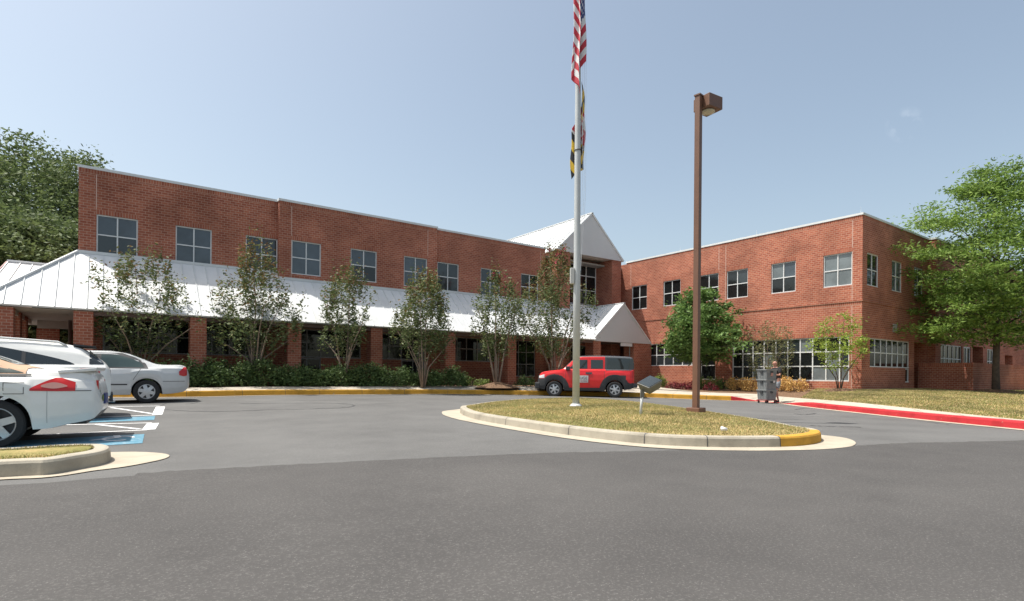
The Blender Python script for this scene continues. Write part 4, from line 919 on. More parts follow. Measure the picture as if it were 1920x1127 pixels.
# flags: cloth hanging limp, folded back on itself
def flagcloth(name, label, ztop, hoist, drop, folds, colf, mats, amp, NS=90, NT=52, seed=0, fw=.0):
    """folds: list of (fly fraction, offset right m, offset toward camera m)"""
    rnd = random.Random(seed); b = MB(); xs_ = [f[0] for f in folds]; of = [f[1] for f in folds]; dp = [f[2] for f in folds]
    P_ = {}
    for i in range(NS+1):
        s_ = i/NS; r_ = np.interp(s_, xs_, of); d_ = np.interp(s_, xs_, dp)
        for j in range(NT+1):
            t = j/NT; z = ztop-hoist*t-drop*s_**.9*(1-.12*t); rr_ = r_*(1-.15*math.sin(3*t+seed))+.012*math.sin(9*t+5*s_); dd = d_+.02*math.sin(7*s_*3+t*3)
            q = Rv*rr_-Fv*dd; P_[i, j] = (q.x, q.y, z)
    for i in range(NS):
        for j in range(NT): b.quad(P_[i, j], P_[i+1, j], P_[i+1, j+1], P_[i, j+1], colf((i+.5)/NS, (j+.5)/NT))
    me = b.build(name, mats, None, True); me.location = (fx, fy, 0); bm = bmesh.new(); bm.from_mesh(me.data); bmesh.ops.remove_doubles(bm, verts=bm.verts, dist=.0004); bm.to_mesh(me.data); bm.free()
    s2_ = me.modifiers.new('solid', 'SOLIDIFY'); s2_.thickness = .003
    return tag(me, label, 'flag')
FR = plain('flag_red', (.52,.03,.05), .7); FWH = plain('flag_white', (.72,.71,.70), .7); FB = plain('flag_blue', (.05,.07,.20), .7); FY = plain('flag_gold', (.72,.47,.04), .7); FK = plain('flag_black', (.025,.025,.03), .7)
def usc(s_, t):
    if s_ < .40 and t < 7/13.: 
        k = (int(s_*26)+int(t*22)) % 2 == 0 and (s_*26) % 1 > .35 and (t*22) % 1 > .35
        return 1 if k else 2
    return 0 if int(t*13) % 2 == 0 else 1
flagcloth('national_flag', 'limp red and white striped flag with blue canton hanging at the top of the flagpole', 11.28, 2.45, 1.25, [(0,.02,.05),(.18,.16,.06),(.40,-.02,.09),(.62,-.17,.13),(.80,-.02,.17),(1.0,.0,.2)], usc, [FR, FWH, FB], .1, 110, 65, 1)
o = flagcloth('national_flag_b', '', 11.25, 1.75, 1.1, [(0,.1,.02),(.3,.19,.03),(.6,.07,.05),(1.,.15,.06)], usc, [FR, FWH, FB], .1, 70, 65, 2)
bpy.data.objects.remove(o)
def mdc(s_, t):
    qq = .42*t+.58*s_
    if .30 < qq < .60: return 3 if int((s_*5+t*4)) % 2 else 2
    return (1 if int(s_*8+t*5) % 2 else 0)
    q1 = s_ < .5; q2 = t < .5; u = (s_ % .5)*2; v = (t % .5)*2
    if q1 == q2:                                  # gold and black counterchanged paly with a bend
        k = int(u*6) % 2; return (0 if k else 1) if v+u*.9 < .95 else (1 if k else 0)
    k = (u < .5) != (v < .5); c = abs(u-.5)*1.0 < .14 or abs(v-.5) < .14
    return (2 if k else 3) if not c else (3 if k else 2)
flagcloth('state_flag', 'limp black, gold, red and white state flag hanging below the striped flag', 8.15, 1.35, 1.15, [(0,.07,-.02),(.25,.15,-.03),(.5,.06,-.05),(.75,.14,-.08),(.86,-.06,-.10),(1.0,-.15,-.08)], mdc, [FK, FY, FR, FWH], .1, 110, 60, 3)
# lamp post
lx, ly = 10.61, 7.72; lz = isl_z(lx, ly, .72)
lp_ = empty('lamp_post', (lx, ly, lz-.0), 'tall square brown lamp post with a shoebox head on the grass island', 'street lamp', rz=math.radians(8))
b = MB(); b.box(-.155,.155,-.155,.155,-.1,.11); bevel(b.build('base_cover', BROWN, lp_), .01)
b = MB(); b.box(-.062,.062,-.062,.062,.11,7.02); bevel(b.build('pole', BROWN, lp_), .008)
b = MB(); b.box(-.075,.075,-.075,.075,7.02,7.05); b.build('pole_cap', BROWN, lp_)
dirv = Vector((1.0,-.08,0)).normalized(); a_ = math.atan2(dirv.y, dirv.x)-math.radians(8)
hd = MB(); hd.box(.09,.53,-.22,.22,6.77,7.05); h_ = bevel(hd.build('lamp_head', BROWN, lp_), .01); h_.rotation_euler = (0,0,a_)
b = MB(); b.box(.05,.11,-.045,.045,6.86,6.97); o = b.build('lamp_arm', BROWN, lp_); o.rotation_euler = (0,0,a_)
b = MB(); b.tube([(.31,0,6.765),(.31,0,6.74),(.31,0,6.71)],[.155,.15,.09],20); o = b.build('lens', LENS, lp_, True); o.rotation_euler = (0,0,a_)
# flag floodlight
qx, qy = 8.67, 7.61; qz = isl_z(qx, qy, .55)
fl = empty('floodlight', (qx, qy, qz-.01), 'grey box floodlight on a short post, aimed up at the flags', 'floodlight', rz=math.atan2(RT[1], RT[0]))
b = MB(); b.tube([(0,0,-.1),(.012,0,.2),(.03,0,.40)],[.027]*3,12); b.build('post', STEEL, fl, True)
b = MB(); b.box(-.005,.065,-.03,.03,.36,.50); b.build('bracket', GREYP, fl)
b = MB(); b.hexa([(-.15,-.13,-.09),(.15,-.13,-.09),(.15,.13,-.09),(-.15,.13,-.09),(-.19,-.17,.09),(.19,-.17,.09),(.19,.17,.09),(-.19,.17,.09)]); o = bevel(b.build('lamp_housing', GREYP, fl), .012); o.location = (.19,.03,.60); o.rotation_euler = (math.radians(18), math.radians(-24), math.radians(28))
b = MB(); b.box(-.175,.175,-.155,.155,.0905,.10); g_ = b.build('lens', GM, o)
# litter
lt_ = MB(); lt_.tube([(0,0,0),(.085,.01,0)],[.022,.034],12); o = lt_.build('paper_cup', FWH, None, True); q = g(1363,803,.24); o.location = (q[0], q[1], isl_z(q[0], q[1], .8)+.04); o.rotation_euler = (.0,-.15,2.4)
tag(o, 'crumpled white paper cup lying on the island grass', 'litter')

# ------------------------------------------------------------------ vehicles
TYRE = plain('tyre_rubber', (.022,.022,.023), .85, 0, .2, 20.); RIM = plain('alloy_silver', (.62,.63,.64), .3, .6, .08, 4.); HUB = plain('silver_hubcap', (.58,.59,.60), .35, .35, .1, 4.); PLAS = plain('black_plastic_cladding', (.035,.037,.04), .6, 0, .15, 6.)
def paint(name, col, rough=.22, coat=.6):
    m, nt, b = newmat(name); co = objc(nt); o, n = noise_col(nt, co, 3, col, tuple(c*.93 for c in col)); nt.links.new(o, b.inputs['Base Color'])
    b.inputs['Roughness'].default_value = rough; b.inputs['Coat Weight'].default_value = coat; b.inputs['Coat Roughness'].default_value = .05; return m
CGL = glassmat('tinted_car_glass', (.02,.028,.03), .04, .8); CGM = glassmat('clear_car_glass', (.045,.07,.065), .05, .8)
TLR = paint('tail_light_red', (.50,.012,.012), .3, .15); TLC = paint('tail_light_clear', (.40,.20,.17)); HLC = paint('headlight_clear', (.7,.7,.7), .1)
SEAM = plain('panel_gap', (.05,.05,.05), .8); CHR = plain('chrome_trim', (.6,.6,.6), .15, .9)
def interp(pts, x):
    X = [p[0] for p in pts]; Y = [p[1] for p in pts]
    if x <= X[0]: return Y[0]
    if x >= X[-1]: return Y[-1]
    i = max(k for k in range(len(X)-1) if X[k] <= x); h = X[i+1]-X[i]; t = (x-X[i])/h
    def sl(k):
        if k == 0 or k == len(X)-1: return (Y[1]-Y[0])/(X[1]-X[0]) if k == 0 else (Y[-1]-Y[-2])/(X[-1]-X[-2])
        a = (Y[k]-Y[k-1])/(X[k]-X[k-1]); c = (Y[k+1]-Y[k])/(X[k+1]-X[k]); return 0 if a*c <= 0 else 2*a*c/(a+c)
    m0, m1 = sl(i)*h, sl(i+1)*h
    return (2*t**3-3*t*t+1)*Y[i]+(t**3-2*t*t+t)*m0+(-2*t**3+3*t*t)*Y[i+1]+(t**3-t*t)*m1
class Car:
    def __init__(s, d): s.__dict__.update(d)
    def sec(s, x):
        zb = interp(s.zb, x); zs = interp(s.zs, x); zt = interp(s.zt, x); wb = interp(s.wb, x); wr = min(interp(s.wr, x), wb-.03)
        arch = 0
        for xw in s.wx:
            q = s.ar**2-(x-xw)**2
            if q > 0: arch = max(arch, s.r+math.sqrt(q))
        zl = max(zb, arch); zs = max(zs, zl+.06); zt = max(zt, zs+.015)
        g_ = min(1., max(0., (zt-zs)/.3)); h = zs-zl; fl = .05 if arch <= zb else .0
        ws = wb-s.tumble
        return [(0, zl), (wb-.16, zl), (wb-.03-fl*.4, zl+.008), (wb-.008, zl+.22*h), (wb, zl+.5*h), (wb-.012, zl+.78*h), (ws-.012, zs-.012*(1)), (ws-.05, zs+.02*g_+.003), ((ws-.05)*.35+wr*.65, zs+(zt-zs)*.62), (wr, zt-.075*g_-.012), (wr-.07, zt-.022*g_-.006), (wr*.55, zt-.004), (0, zt)]
    def side_y(s, x, z):
        P = s.sec(x)
        for i in range(2, 10):
            if P[i][1] <= z <= P[i+1][1]: t = (z-P[i][1])/max(1e-6, P[i+1][1]-P[i][1]); return P[i][0]*(1-t)+P[i+1][0]*t
        return P[2][0] if z < P[2][1] else P[9][0]
    def top_z(s, x, y):
        P = s.sec(x); y = abs(y)
        for i in range(12, 8, -1):
            if P[i][0] <= y <= P[i-1][0]: t = (y-P[i][0])/max(1e-6, P[i-1][0]-P[i][0]); return P[i][1]*(1-t)+P[i-1][1]*t
        return P[9][1]
    def body(s, root, mats, colf):
        X = sorted(set(list(np.arange(s.x0, s.x1+.001, .022))+[s.x0, s.x1]+s.extra)); N = 13; sub = 6
        def fine(x):
            P = s.sec(x); out = []
            for i in range(N-1):
                for k in range(sub): t = k/sub; out.append((P[i][0]*(1-t)+P[i+1][0]*t, P[i][1]*(1-t)+P[i+1][1]*t))
            return out+[P[-1]]
        b = MB(); K = (N-1)*sub+1
        for x in X:
            f = fine(x); b.v += [(x, y, z) for y, z in f]+[(x, -y, z) for y, z in f]
        for i in range(len(X)-1):
            for h in (0, 1):
                for k in range(K-1):
                    a = i*2*K+h*K+k; c = (i+1)*2*K+h*K+k; q = (a, a+1, c+1, c) if h == 0 else (a, c, c+1, a+1)
                    v = [b.v[j] for j in q]; cx = sum(p[0] for p in v)/4; cz = sum(p[2] for p in v)/4
                    b.f.append(q); b.m.append(colf(cx, cz, k/sub))
        for i, sgn in ((0, 1), (len(X)-1, -1)):
            l = [i*2*K+k for k in range(K)]; r = [i*2*K+K+k for k in range(K)]; 
            for k in range(K-1):
                q = (l[k], r[k], r[k+1], l[k+1]) if sgn > 0 else (l[k], l[k+1], r[k+1], r[k]); v = [b.v[j] for j in q]; b.f.append(q); b.m.append(colf(v[0][0], sum(p[2] for p in v)/4, k/sub))
        o = b.build('body', mats, root, True)
        bm = bmesh.new(); bm.from_mesh(o.data); bmesh.ops.remove_doubles(bm, verts=bm.verts, dist=.0008); bmesh.ops.recalc_face_normals(bm, faces=bm.faces)
        for e in bm.edges:
            if len(e.link_faces) == 2 and e.calc_face_angle(0) > math.radians(38): e.smooth = False
        bm.to_mesh(o.data); bm.free(); return o
    def patch(s, name, mat, root, xa, xb, lo, hi, off=.004, nx=24, nz=6, sides=(1, -1)):
        lo_ = lo if callable(lo) else (lambda x: lo); hi_ = hi if callable(hi) else (lambda x: hi); r = []
        for sg in sides:
            b = MB()
            for i in range(nx):
                for j in range(nz):
                    q = []
                    for ii, jj in ((i, j), (i+1, j), (i+1, j+1), (i, j+1)):
                        x = xa+(xb-xa)*ii/nx; z = lo_(x)+(max(hi_(x), lo_(x)+.0005)-lo_(x))*jj/nz; q.append((x, sg*(s.side_y(x, z)+off), z+off*.4))
                    if sg < 0: q = q[::-1]
                    b.quad(*q)
            o = b.build(name, mat, root, True)
            bm = bmesh.new(); bm.from_mesh(o.data); bmesh.ops.remove_doubles(bm, verts=bm.verts, dist=.0003); bm.to_mesh(o.data); bm.free(); r.append(o)
        return r
    def toppatch(s, name, mat, root, xa, xb, wf, off=.004, nx=14, ny=12):
        b = MB()
        for i in range(nx):
            for j in range(ny):
                q = []
                for ii, jj in ((i, j), (i+1, j), (i+1, j+1), (i, j+1)):
                    x = xa+(xb-xa)*ii/nx; y = (jj/ny*2-1)*wf(x); q.append((x, y, s.top_z(x, y)+off))
                b.quad(*q)
        return b.build(name, mat, root, True)
    def wheels(s, root, spokes=6, rimr=.21, mat=RIM, fat=.0, style='alloy'):
        for xw in s.wx:
            for sg in (1, -1):
                yc = sg*(s.track)
                w_ = MB(); prof = [(-.1, s.r*.80), (-.1, s.r*.93), (-.075, s.r), (.075, s.r), (.1, s.r*.93), (.1, s.r*.70), (.07, rimr)]
                n = 36
                for i in range(n):
                    t0, t1 = 6.28319*i/n, 6.28319*(i+1)/n
                    for (o0, r0), (o1, r1) in zip(prof, prof[1:]):
                        q = [(xw+r*math.cos(t), yc+sg*o, s.r+r*math.sin(t)) for (o, r, t) in ((o0, r0, t0), (o1, r1, t0), (o1, r1, t1), (o0, r0, t1))]; w_.quad(*q)
                wh = w_.build('wheel', TYRE, root, True)
                b = MB()
                for i in range(n):
                    t0, t1 = 6.28319*i/n, 6.28319*(i+1)/n
                    for (o0, r0), (o1, r1) in zip([(.075, rimr), (.078, rimr*.93), (.05, rimr*.88)], [(.078, rimr*.93), (.05, rimr*.88), (.0, rimr*.86)]):
                        b.quad(*[(xw+r*math.cos(t), yc+sg*o, s.r+r*math.sin(t)) for (o, r, t) in ((o0, r0, t0), (o1, r1, t0), (o1, r1, t1), (o0, r0, t1))])
                for k in range(spokes):
                    t = 6.28319*(k+.25)/spokes; d = Vector((math.cos(t), 0, math.sin(t))); p = Vector((-math.sin(t), 0, math.cos(t))); c0 = Vector((xw, yc+sg*.075, s.r))
                    a0, a1 = .03+fat, .026+fat; r0, r1 = rimr*.15, rimr*.95; y0 = Vector((0, sg*.012, 0))
                    top = [c0+d*r0-p*a0+y0, c0+d*r0+p*a0+y0, c0+d*r1+p*a1-y0, c0+d*r1-p*a1-y0]; bot = [v-Vector((0, sg*.03, 0)) for v in top]; b.hexa(bot+top)
                b.disc((xw, yc+sg*.082, s.r), (0, 1, 0), rimr*.24, .03, 16)
                b.build('rim', mat, wh, False)
                b = MB(); b.disc((xw, yc+sg*.012, s.r), (0, 1, 0), rimr*.87, .01, 24); b.build('brake_disc', PLAS, wh)
def carroot(name, label, ox, oy, z, rz, cat='car'): return empty(name, (ox, oy, z), label, cat, rz)
def txt(name, body, size, mat, loc, rot, parent=None, ext=.002, scx=1.):
    cu = bpy.data.curves.new(name, 'FONT'); cu.body = body; cu.size = size; cu.extrude = ext; cu.align_x = 'CENTER'; cu.align_y = 'CENTER'
    o = bpy.data.objects.new(name, cu); C.objects.link(o); bpy.context.view_layer.update()
    me = bpy.data.meshes.new_from_object(o.evaluated_get(bpy.context.evaluated_depsgraph_get())); bpy.data.objects.remove(o); bpy.data.curves.remove(cu)
    me.materials.clear(); o = finish(name, me, mat, parent); o.location = loc; o.rotation_euler = rot; o.scale = (scx, 1, 1); return o

# --- red boxy sport utility car by the kerb; local +x forward, +y left
REDP = paint('red_car_paint', (.66,.018,.02), .3, .25); DKG = paint('dark_grey_paint', (.045,.05,.055), .4)
el_ = Car(dict(x0=-2.10, x1=2.02, extra=[], wx=(1.29,-1.285), r=.335, ar=.40, track=.80, tumble=.035,
  zb=[(-2.1,.42),(-1.9,.34),(-.9,.27),(.9,.27),(1.6,.3),(1.9,.33),(2.02,.42)],
  zs=[(-2.1,1.14),(-1.9,1.17),(.9,1.17),(1.1,1.14),(1.5,1.09),(1.8,1.03),(1.95,.93),(2.02,.76)],
  zt=[(-2.1,1.50),(-2.07,1.66),(-2.0,1.74),(-1.6,1.775),(-.6,1.80),(.1,1.79),(.38,1.73),(.60,1.55),(.82,1.33),(1.0,1.19),(1.3,1.155),(1.6,1.12),(1.82,1.07),(1.95,.96),(2.02,.78)],
  wb=[(-2.1,.78),(-2.0,.87),(-1.7,.905),(1.4,.905),(1.8,.86),(1.95,.78),(2.02,.66)],
  wr=[(-2.1,.70),(-1.95,.78),(-1.2,.79),(.3,.76),(.9,.72),(1.3,.72),(1.8,.66),(2.02,.5)]))
elroot = carroot('sport_utility_car', 'boxy red and black car with door sign, parked at the yellow kerb', *( (np.array(W(1043,24.2))+np.array(W(1149,24.05)))/2), 0, 0)
pf, pr = np.array(W(1043,24.25)), np.array(W(1149.5,23.95)); dv = (pf-pr)/np.linalg.norm(pf-pr); ang = math.atan2(dv[1], dv[0])
nl_ = np.array([-dv[1], dv[0]]); ctr = (pf+pr)/2-nl_*.86
elroot.location = (ctr[0], ctr[1], gz(*((pf+pr)/2))-.005); elroot.rotation_euler = (0, 0, ang)
def elc(x, z, k):
    if k >= 9.3: return 2                       # roof
    if k < 1.9: return 1
    for xw in (1.29, -1.285):
        d = math.hypot(x-xw, z-.335)
        if d < .64 and z < 1.0: return 1
    if z < .40: return 1
    if x > 1.62 and z < .78: return 1
    if x > 1.93: return 1
    if x < -1.70 and z < .62: return 1
    if x < -1.2 and z < .95 and x > -1.75: return 1
    if x < -.86 and z > 1.19: return 2
    return 0
el_.body(elroot, [REDP, PLAS, DKG], elc)
el_.wheels(elroot, 6, .215, HUB, .008)
el_.patch('side_window', CGL, elroot, -.12, .62, lambda x: 1.22, lambda x: min(1.60, 1.60-(x-.28)*.98) if x > .28 else 1.60)
el_.patch('side_window', CGL, elroot, -.78, -.27, 1.22, 1.60); el_.patch('quarter_window', CGL, elroot, -1.92, -.95, 1.21, 1.66)
el_.toppatch('windscreen', CGM, elroot, .40, .98, lambda x: .63); 
b = MB(); b.quad((-2.112,-.62,1.2),(-2.112,.62,1.2),(-2.075,.58,1.62),(-2.075,-.58,1.62)); b.build('rear_window', CGL, elroot)
for n_, xa, xb, lo, hi, mt in (('headlight',1.72,1.96,lambda x:.80,lambda x:.96-(x-1.72)*.25,HLC),('tail_light',-2.07,-1.93,.82,1.12,TLR)): el_.patch(n_, mt, elroot, xa, xb, lo, hi, .008, 8, 4)
for x in (.80,-.20,-.85): el_.patch('door_gap', SEAM, elroot, x-.006, x+.006, .42, 1.17, .003, 1, 8)
el_.patch('door_handle', PLAS, elroot, -.32, -.05, .98, 1.06, .02, 6, 2); el_.patch('waist_strip', DKG, elroot, -2.0, -.9, 1.155, 1.185, .006, 12, 1)  # handle, and a dark grey strip along the rear waistline
for sg in (1, -1): b = MB(); b.box(.62,.80,sg*.90-.07,sg*.90+.07,1.14,1.32); bevel(b.build('door_mirror', PLAS, elroot), .03)
b = MB(); b.box(-2.24,-2.02,-.84,.84,.42,.60); bevel(b.build('rear_bumper', PLAS, elroot), .04); b = MB(); b.box(1.9,2.14,-.80,.80,.34,.62); bevel(b.build('front_bumper', PLAS, elroot), .05)
sgp = el_.patch('door_sign', plain('pale_magnet_sign', (.55,.56,.55), .5), elroot, -.16, .44, .62, .92, .012, 4, 2, (1,))
txt('door_sign_letters', 'UGE', .17, PLAS, (.04, .926, .81), (math.pi/2, 0, math.pi), elroot)
b = MB(); b.box(-.12,.34,.926,.929,.68,.70); b.build('door_sign_line', RED, elroot)

# --- silver sedan
SIL = paint('silver_car_paint', (.52,.53,.53), .25)
def place(car, root, rear_wheel_x, V, z): root.location = (rear_wheel_x-(-car.wx[1])*1 if False else rear_wheel_x+car.wx[1], V, z)
ma = Car(dict(x0=-2.36, x1=2.36, extra=[], wx=(1.40,-1.30), r=.32, ar=.365, track=.775, tumble=.05,
  zb=[(-2.36,.44),(-2.2,.30),(-1.7,.24),(1.7,.22),(2.2,.26),(2.36,.38)],
  zs=[(-2.36,.82),(-2.25,.99),(-1.6,.985),(-.5,.955),(.9,.93),(1.4,.90),(2.0,.80),(2.25,.70),(2.36,.55)],
  zt=[(-2.36,.86),(-2.27,1.05),(-2.1,1.09),(-1.75,1.085),(-1.55,1.11),(-1.25,1.24),(-.85,1.395),(-.4,1.455),(.05,1.455),(.45,1.38),(.85,1.18),(1.2,.99),(1.5,.95),(2.0,.86),(2.25,.74),(2.36,.58)],
  wb=[(-2.36,.62),(-2.25,.76),(-2.0,.85),(-1.5,.885),(1.5,.885),(2.0,.82),(2.25,.70),(2.36,.5)],
  wr=[(-2.36,.50),(-2.1,.66),(-1.6,.66),(-1.2,.60),(-.4,.57),(.3,.58),(.9,.64),(1.3,.70),(2.0,.6),(2.36,.4)]))
sp = np.array(W(275,15.75)); mr_ = carroot('sedan_car', 'silver four door sedan with black tyres, farthest of the three parked cars', 0, 0, 0, 0)
def rear_at(car, root, wxy, z):               # facing -X: local rear wheel at -|wx| maps to +X
    root.rotation_euler = (0, 0, math.pi); root.location = (wxy[0]+car.wx[1], wxy[1]+car.track, z)
rear_at(ma, mr_, sp, gz(*sp)-.0)
ma.body(mr_, [SIL, PLAS], lambda x, z, k: 1 if k < 1.9 else 0)
ma.wheels(mr_, 6, .205, HUB, .02)
def arcw(x0, x1, base, top, tr, tf):
    return lambda x: base+(top-base)*min(1, max(0, (x-x0)/tr))**.5*min(1, max(0, (x1-x)/tf))**.6
ma.patch('window_frame', PLAS, mr_, -1.33, .78, .962, lambda x: .985+.405*min(1,max(0,(x+1.33)/.60))**.5*min(1,max(0,(.80-x)/.75))**.8, .004, 44, 6)
ma.patch('side_window', CGM, mr_, -1.24, -.27, .995, lambda x: 1.0+.335*min(1,(x+1.24)/.62)**.5, .009, 20, 6)
ma.patch('side_window', CGM, mr_, -.17, .70, .995, lambda x: 1.0+.335*min(1,max(0,(.74-x)/.72))**.9, .009, 20, 6)
ma.toppatch('rear_window', CGM, mr_, -1.62, -.95, lambda x: .56); ma.toppatch('windscreen', CGM, mr_, .28, 1.08, lambda x: .56)
ma.patch('tail_light', TLR, mr_, -2.29, -2.08, lambda x: .745+abs(x+2.2)*.3, lambda x: 1.04-abs(x+2.24)*1.0, .010, 8, 5)
for x, lo in ((-.22,.33),(.80,.33)): ma.patch('door_gap', SEAM, mr_, x-.006, x+.006, lo, .97, .003, 1, 8)
P_ = [(-.95,.98),(-1.02,.85),(-1.0,.72)]
for k_ in range(7): ma.patch('door_gap', SEAM, mr_, -1.17+.028*k_-.004, -1.17+.028*k_+.024, .95-.055*(k_+1), .95-.055*k_+.004, .003, 1, 2) if k_ < 0 else None
ma.patch('door_gap', SEAM, mr_, -1.16, -.98, lambda x: .97-1.75*(x+1.16)-.02, lambda x: .97-1.75*(x+1.16), .003, 14, 1); ma.patch('door_handle', SIL, mr_, -1.0, -.78, .82, .86, .02, 6, 2); ma.patch('door_handle', SIL, mr_, .0, .22, .81, .85, .02, 6, 2)
ma.patch('side_moulding', PLAS, mr_, -.85, .8, .50, .535, .008, 12, 1); ma.patch('bumper_gap', SEAM, mr_, -2.3, -1.68, .60, .612, .003, 8, 1)
b = MB(); b.box(-2.375,-2.34,-.26,.26,.62,.78); b.build('licence_plate', FWH, mr_)
for sg in (1, -1): b = MB(); b.box(.62,.78,sg*.92-.08,sg*.92+.08,.94,1.06); bevel(b.build('door_mirror', SIL, mr_), .03)

# --- white sport utility car
WHP = paint('white_car_paint', (.74,.74,.71), .25, .3)
mdx = Car(dict(x0=-2.38, x1=2.4, extra=[], wx=(1.38,-1.37), r=.37, ar=.42, track=.84, tumble=.05,
  zb=[(-2.38,.48),(-2.2,.36),(-1.7,.27),(1.7,.26),(2.2,.30),(2.4,.42)],
  zs=[(-2.38,.98),(-2.28,1.08),(-1.6,1.09),(.0,1.06),(1.2,1.02),(1.9,.95),(2.25,.85),(2.4,.66)],
  zt=[(-2.38,1.02),(-2.28,1.18),(-2.05,1.36),(-1.85,1.49),(-1.5,1.56),(-.6,1.60),(.1,1.58),(.5,1.50),(.9,1.33),(1.3,1.12),(1.7,1.06),(2.1,.98),(2.3,.86),(2.4,.70)],
  wb=[(-2.38,.74),(-2.28,.84),(-2.0,.93),(-1.5,.97),(1.5,.97),(2.0,.90),(2.3,.76),(2.4,.6)],
  wr=[(-2.38,.60),(-2.1,.64),(-1.6,.66),(-.5,.68),(.4,.67),(1.0,.73),(1.4,.76),(2.1,.66),(2.4,.45)]))
mx_ = carroot('sport_utility_car', 'large white sport utility car with roof rails, middle of the three parked cars', 0, 0, 0, math.pi)
tl = at(208, 700, 1, 14.25); mx_.location = (float(tl[0])-2.38, 14.25+.93, gz(-1, 15)-.0)
mdx.body(mx_, [WHP, PLAS], lambda x, z, k: 1 if (k < 1.9 or z < .36) else 0)
mdx.wheels(mx_, 5, .25, RIM, .01)
mdx.patch('side_window', CGL, mx_, -1.78, .95, 1.12, lambda x: 1.13+.335*min(1,max(0,(x+1.78)/1.25))**.75*min(1,max(0,(1.0-x)/.75))**.8, .005, 40, 6)
for x in (-1.0, -.05): mdx.patch('window_pillar', PLAS, mx_, x-.03, x+.03, 1.125, lambda x_: 1.13+.32*min(1,max(0,(x_+1.78)/1.25))**.75, .008, 2, 5)
mdx.toppatch('rear_window', CGL, mx_, -2.30, -1.93, lambda x: .60)
mdx.patch('rear_quarter_glass', CGL, mx_, -2.26, -2.02, 1.13, lambda x: 1.15+max(0,(x+2.26))*1.15, .006, 8, 4)
b = MB(); b.hexa([(-2.12,-.6,1.49),(-1.75,-.6,1.50),(-1.75,.6,1.50),(-2.12,.6,1.49),(-2.12,-.6,1.51),(-1.75,-.6,1.545),(-1.75,.6,1.545),(-2.12,.6,1.51)]); b.build('roof_spoiler', PLAS, mx_)
mdx.patch('tail_light', TLR, mx_, -2.2, -1.68, .95, lambda x: 1.05-max(0,(x+1.9))*.35, .008, 10, 3); mdx.patch('tail_light_clear_end', TLC, mx_, -2.17, -2.05, .965, 1.035, .013, 4, 2)
for sg in (1, -1): b = MB(); b.tube([(-1.65,sg*.62,1.50),(-1.5,sg*.62,1.575),(-.5,sg*.64,1.63),(.25,sg*.63,1.60),(.4,sg*.62,1.53)],[.02]*5,8); b.build('roof_rail', WHP, mx_, True)
b = MB(); b.box(-2.42,-2.36,-.7,.7,.36,.52); b.build('rear_bumper', PLAS, mx_); b = MB(); b.tube([(-2.46,.5,.36),(-2.3,.5,.36)],[.04,.04],10); b.build('exhaust', CHR, mx_)
mdx.patch('door_handle', WHP, mx_, -.9, -.68, .93, .97, .02, 4, 2); mdx.patch('door_gap', SEAM, mx_, -.99, -.978, .45, 1.08, .003, 1, 6)
for sg in (1, -1): b = MB(); b.box(.75,.92,sg*1.0-.08,sg*1.0+.08,1.08,1.24); bevel(b.build('door_mirror', WHP, mx_), .03)

# --- white convertible coupe, nearest
sol = Car(dict(x0=-2.34, x1=2.5, extra=[], wx=(1.36,-1.19), r=.33, ar=.385, track=.775, tumble=.07,
  zb=[(-2.34,.46),(-2.26,.36),(-2.0,.30),(-1.7,.24),(1.7,.20),(2.3,.24),(2.5,.36)],
  zs=[(-2.34,.70),(-2.26,.90),(-2.0,.955),(-1.5,.97),(-.5,.95),(.9,.92),(1.5,.86),(2.1,.74),(2.4,.60),(2.5,.5)],
  zt=[(-2.34,.76),(-2.28,1.0),(-2.15,1.085),(-1.9,1.10),(-1.6,1.09),(-1.35,1.15),(-1.1,1.25),(-.85,1.34),(-.5,1.40),(.0,1.41),(.35,1.33),(.75,1.14),(1.1,.98),(1.5,.93),(2.1,.80),(2.4,.64),(2.5,.52)],
  wb=[(-2.34,.62),(-2.26,.77),(-2.05,.86),(-1.6,.905),(1.5,.905),(2.0,.84),(2.35,.68),(2.5,.45)],
  wr=[(-2.34,.55),(-2.1,.70),(-1.6,.70),(-1.2,.62),(-.5,.56),(.2,.57),(.8,.64),(1.2,.70),(2.1,.58),(2.5,.35)]))
so_ = carroot('convertible_car', 'white convertible coupe with tan soft top and red tail lights, nearest parked car', 0, 0, 0, math.pi-.075)
rw_ = at(3, 800, 1, 10.35); so_.location = (float(rw_[0])+sol.wx[1]+.0, 10.35+.88, gz(-1.3, 10.4)-.01)
sol.body(so_, [WHP, PLAS], lambda x, z, k: 1 if k < 1.9 else 0)
sol.wheels(so_, 5, .235, RIM, .02)
TAN = plain('tan_soft_top', (.50,.33,.22), .9, 0, .1, 10.)
def toplim(x): return 1.40
# soft top: a shell over the cabin
b = MB(); Xs = np.linspace(-1.5, .28, 26)
for i in range(25):
    x0_, x1_ = Xs[i], Xs[i+1]; P0, P1 = sol.sec(x0_), sol.sec(x1_)
    for sg in (1, -1):
        for k in range(7, 12):
            q = [(x0_, sg*(P0[k][0]+.008), P0[k][1]+.008), (x1_, sg*(P1[k][0]+.008), P1[k][1]+.008), (x1_, sg*(P1[k+1][0]+(.008 if k < 11 else 0)), P1[k+1][1]+.008), (x0_, sg*(P0[k+1][0]+(.008 if k < 11 else 0)), P0[k+1][1]+.008)]
            b.quad(*(q if sg > 0 else q[::-1]))
o = b.build('soft_top', TAN, so_, True); bm = bmesh.new(); bm.from_mesh(o.data); bmesh.ops.remove_doubles(bm, verts=bm.verts, dist=.001); bm.to_mesh(o.data); bm.free()
sol.patch('side_window', CGM, so_, -.85, .70, 1.0, lambda x: 1.01+.27*min(1,max(0,(x+.85)/.5))**.7*min(1,max(0,(.78-x)/.6))**.8, .014, 24, 5)
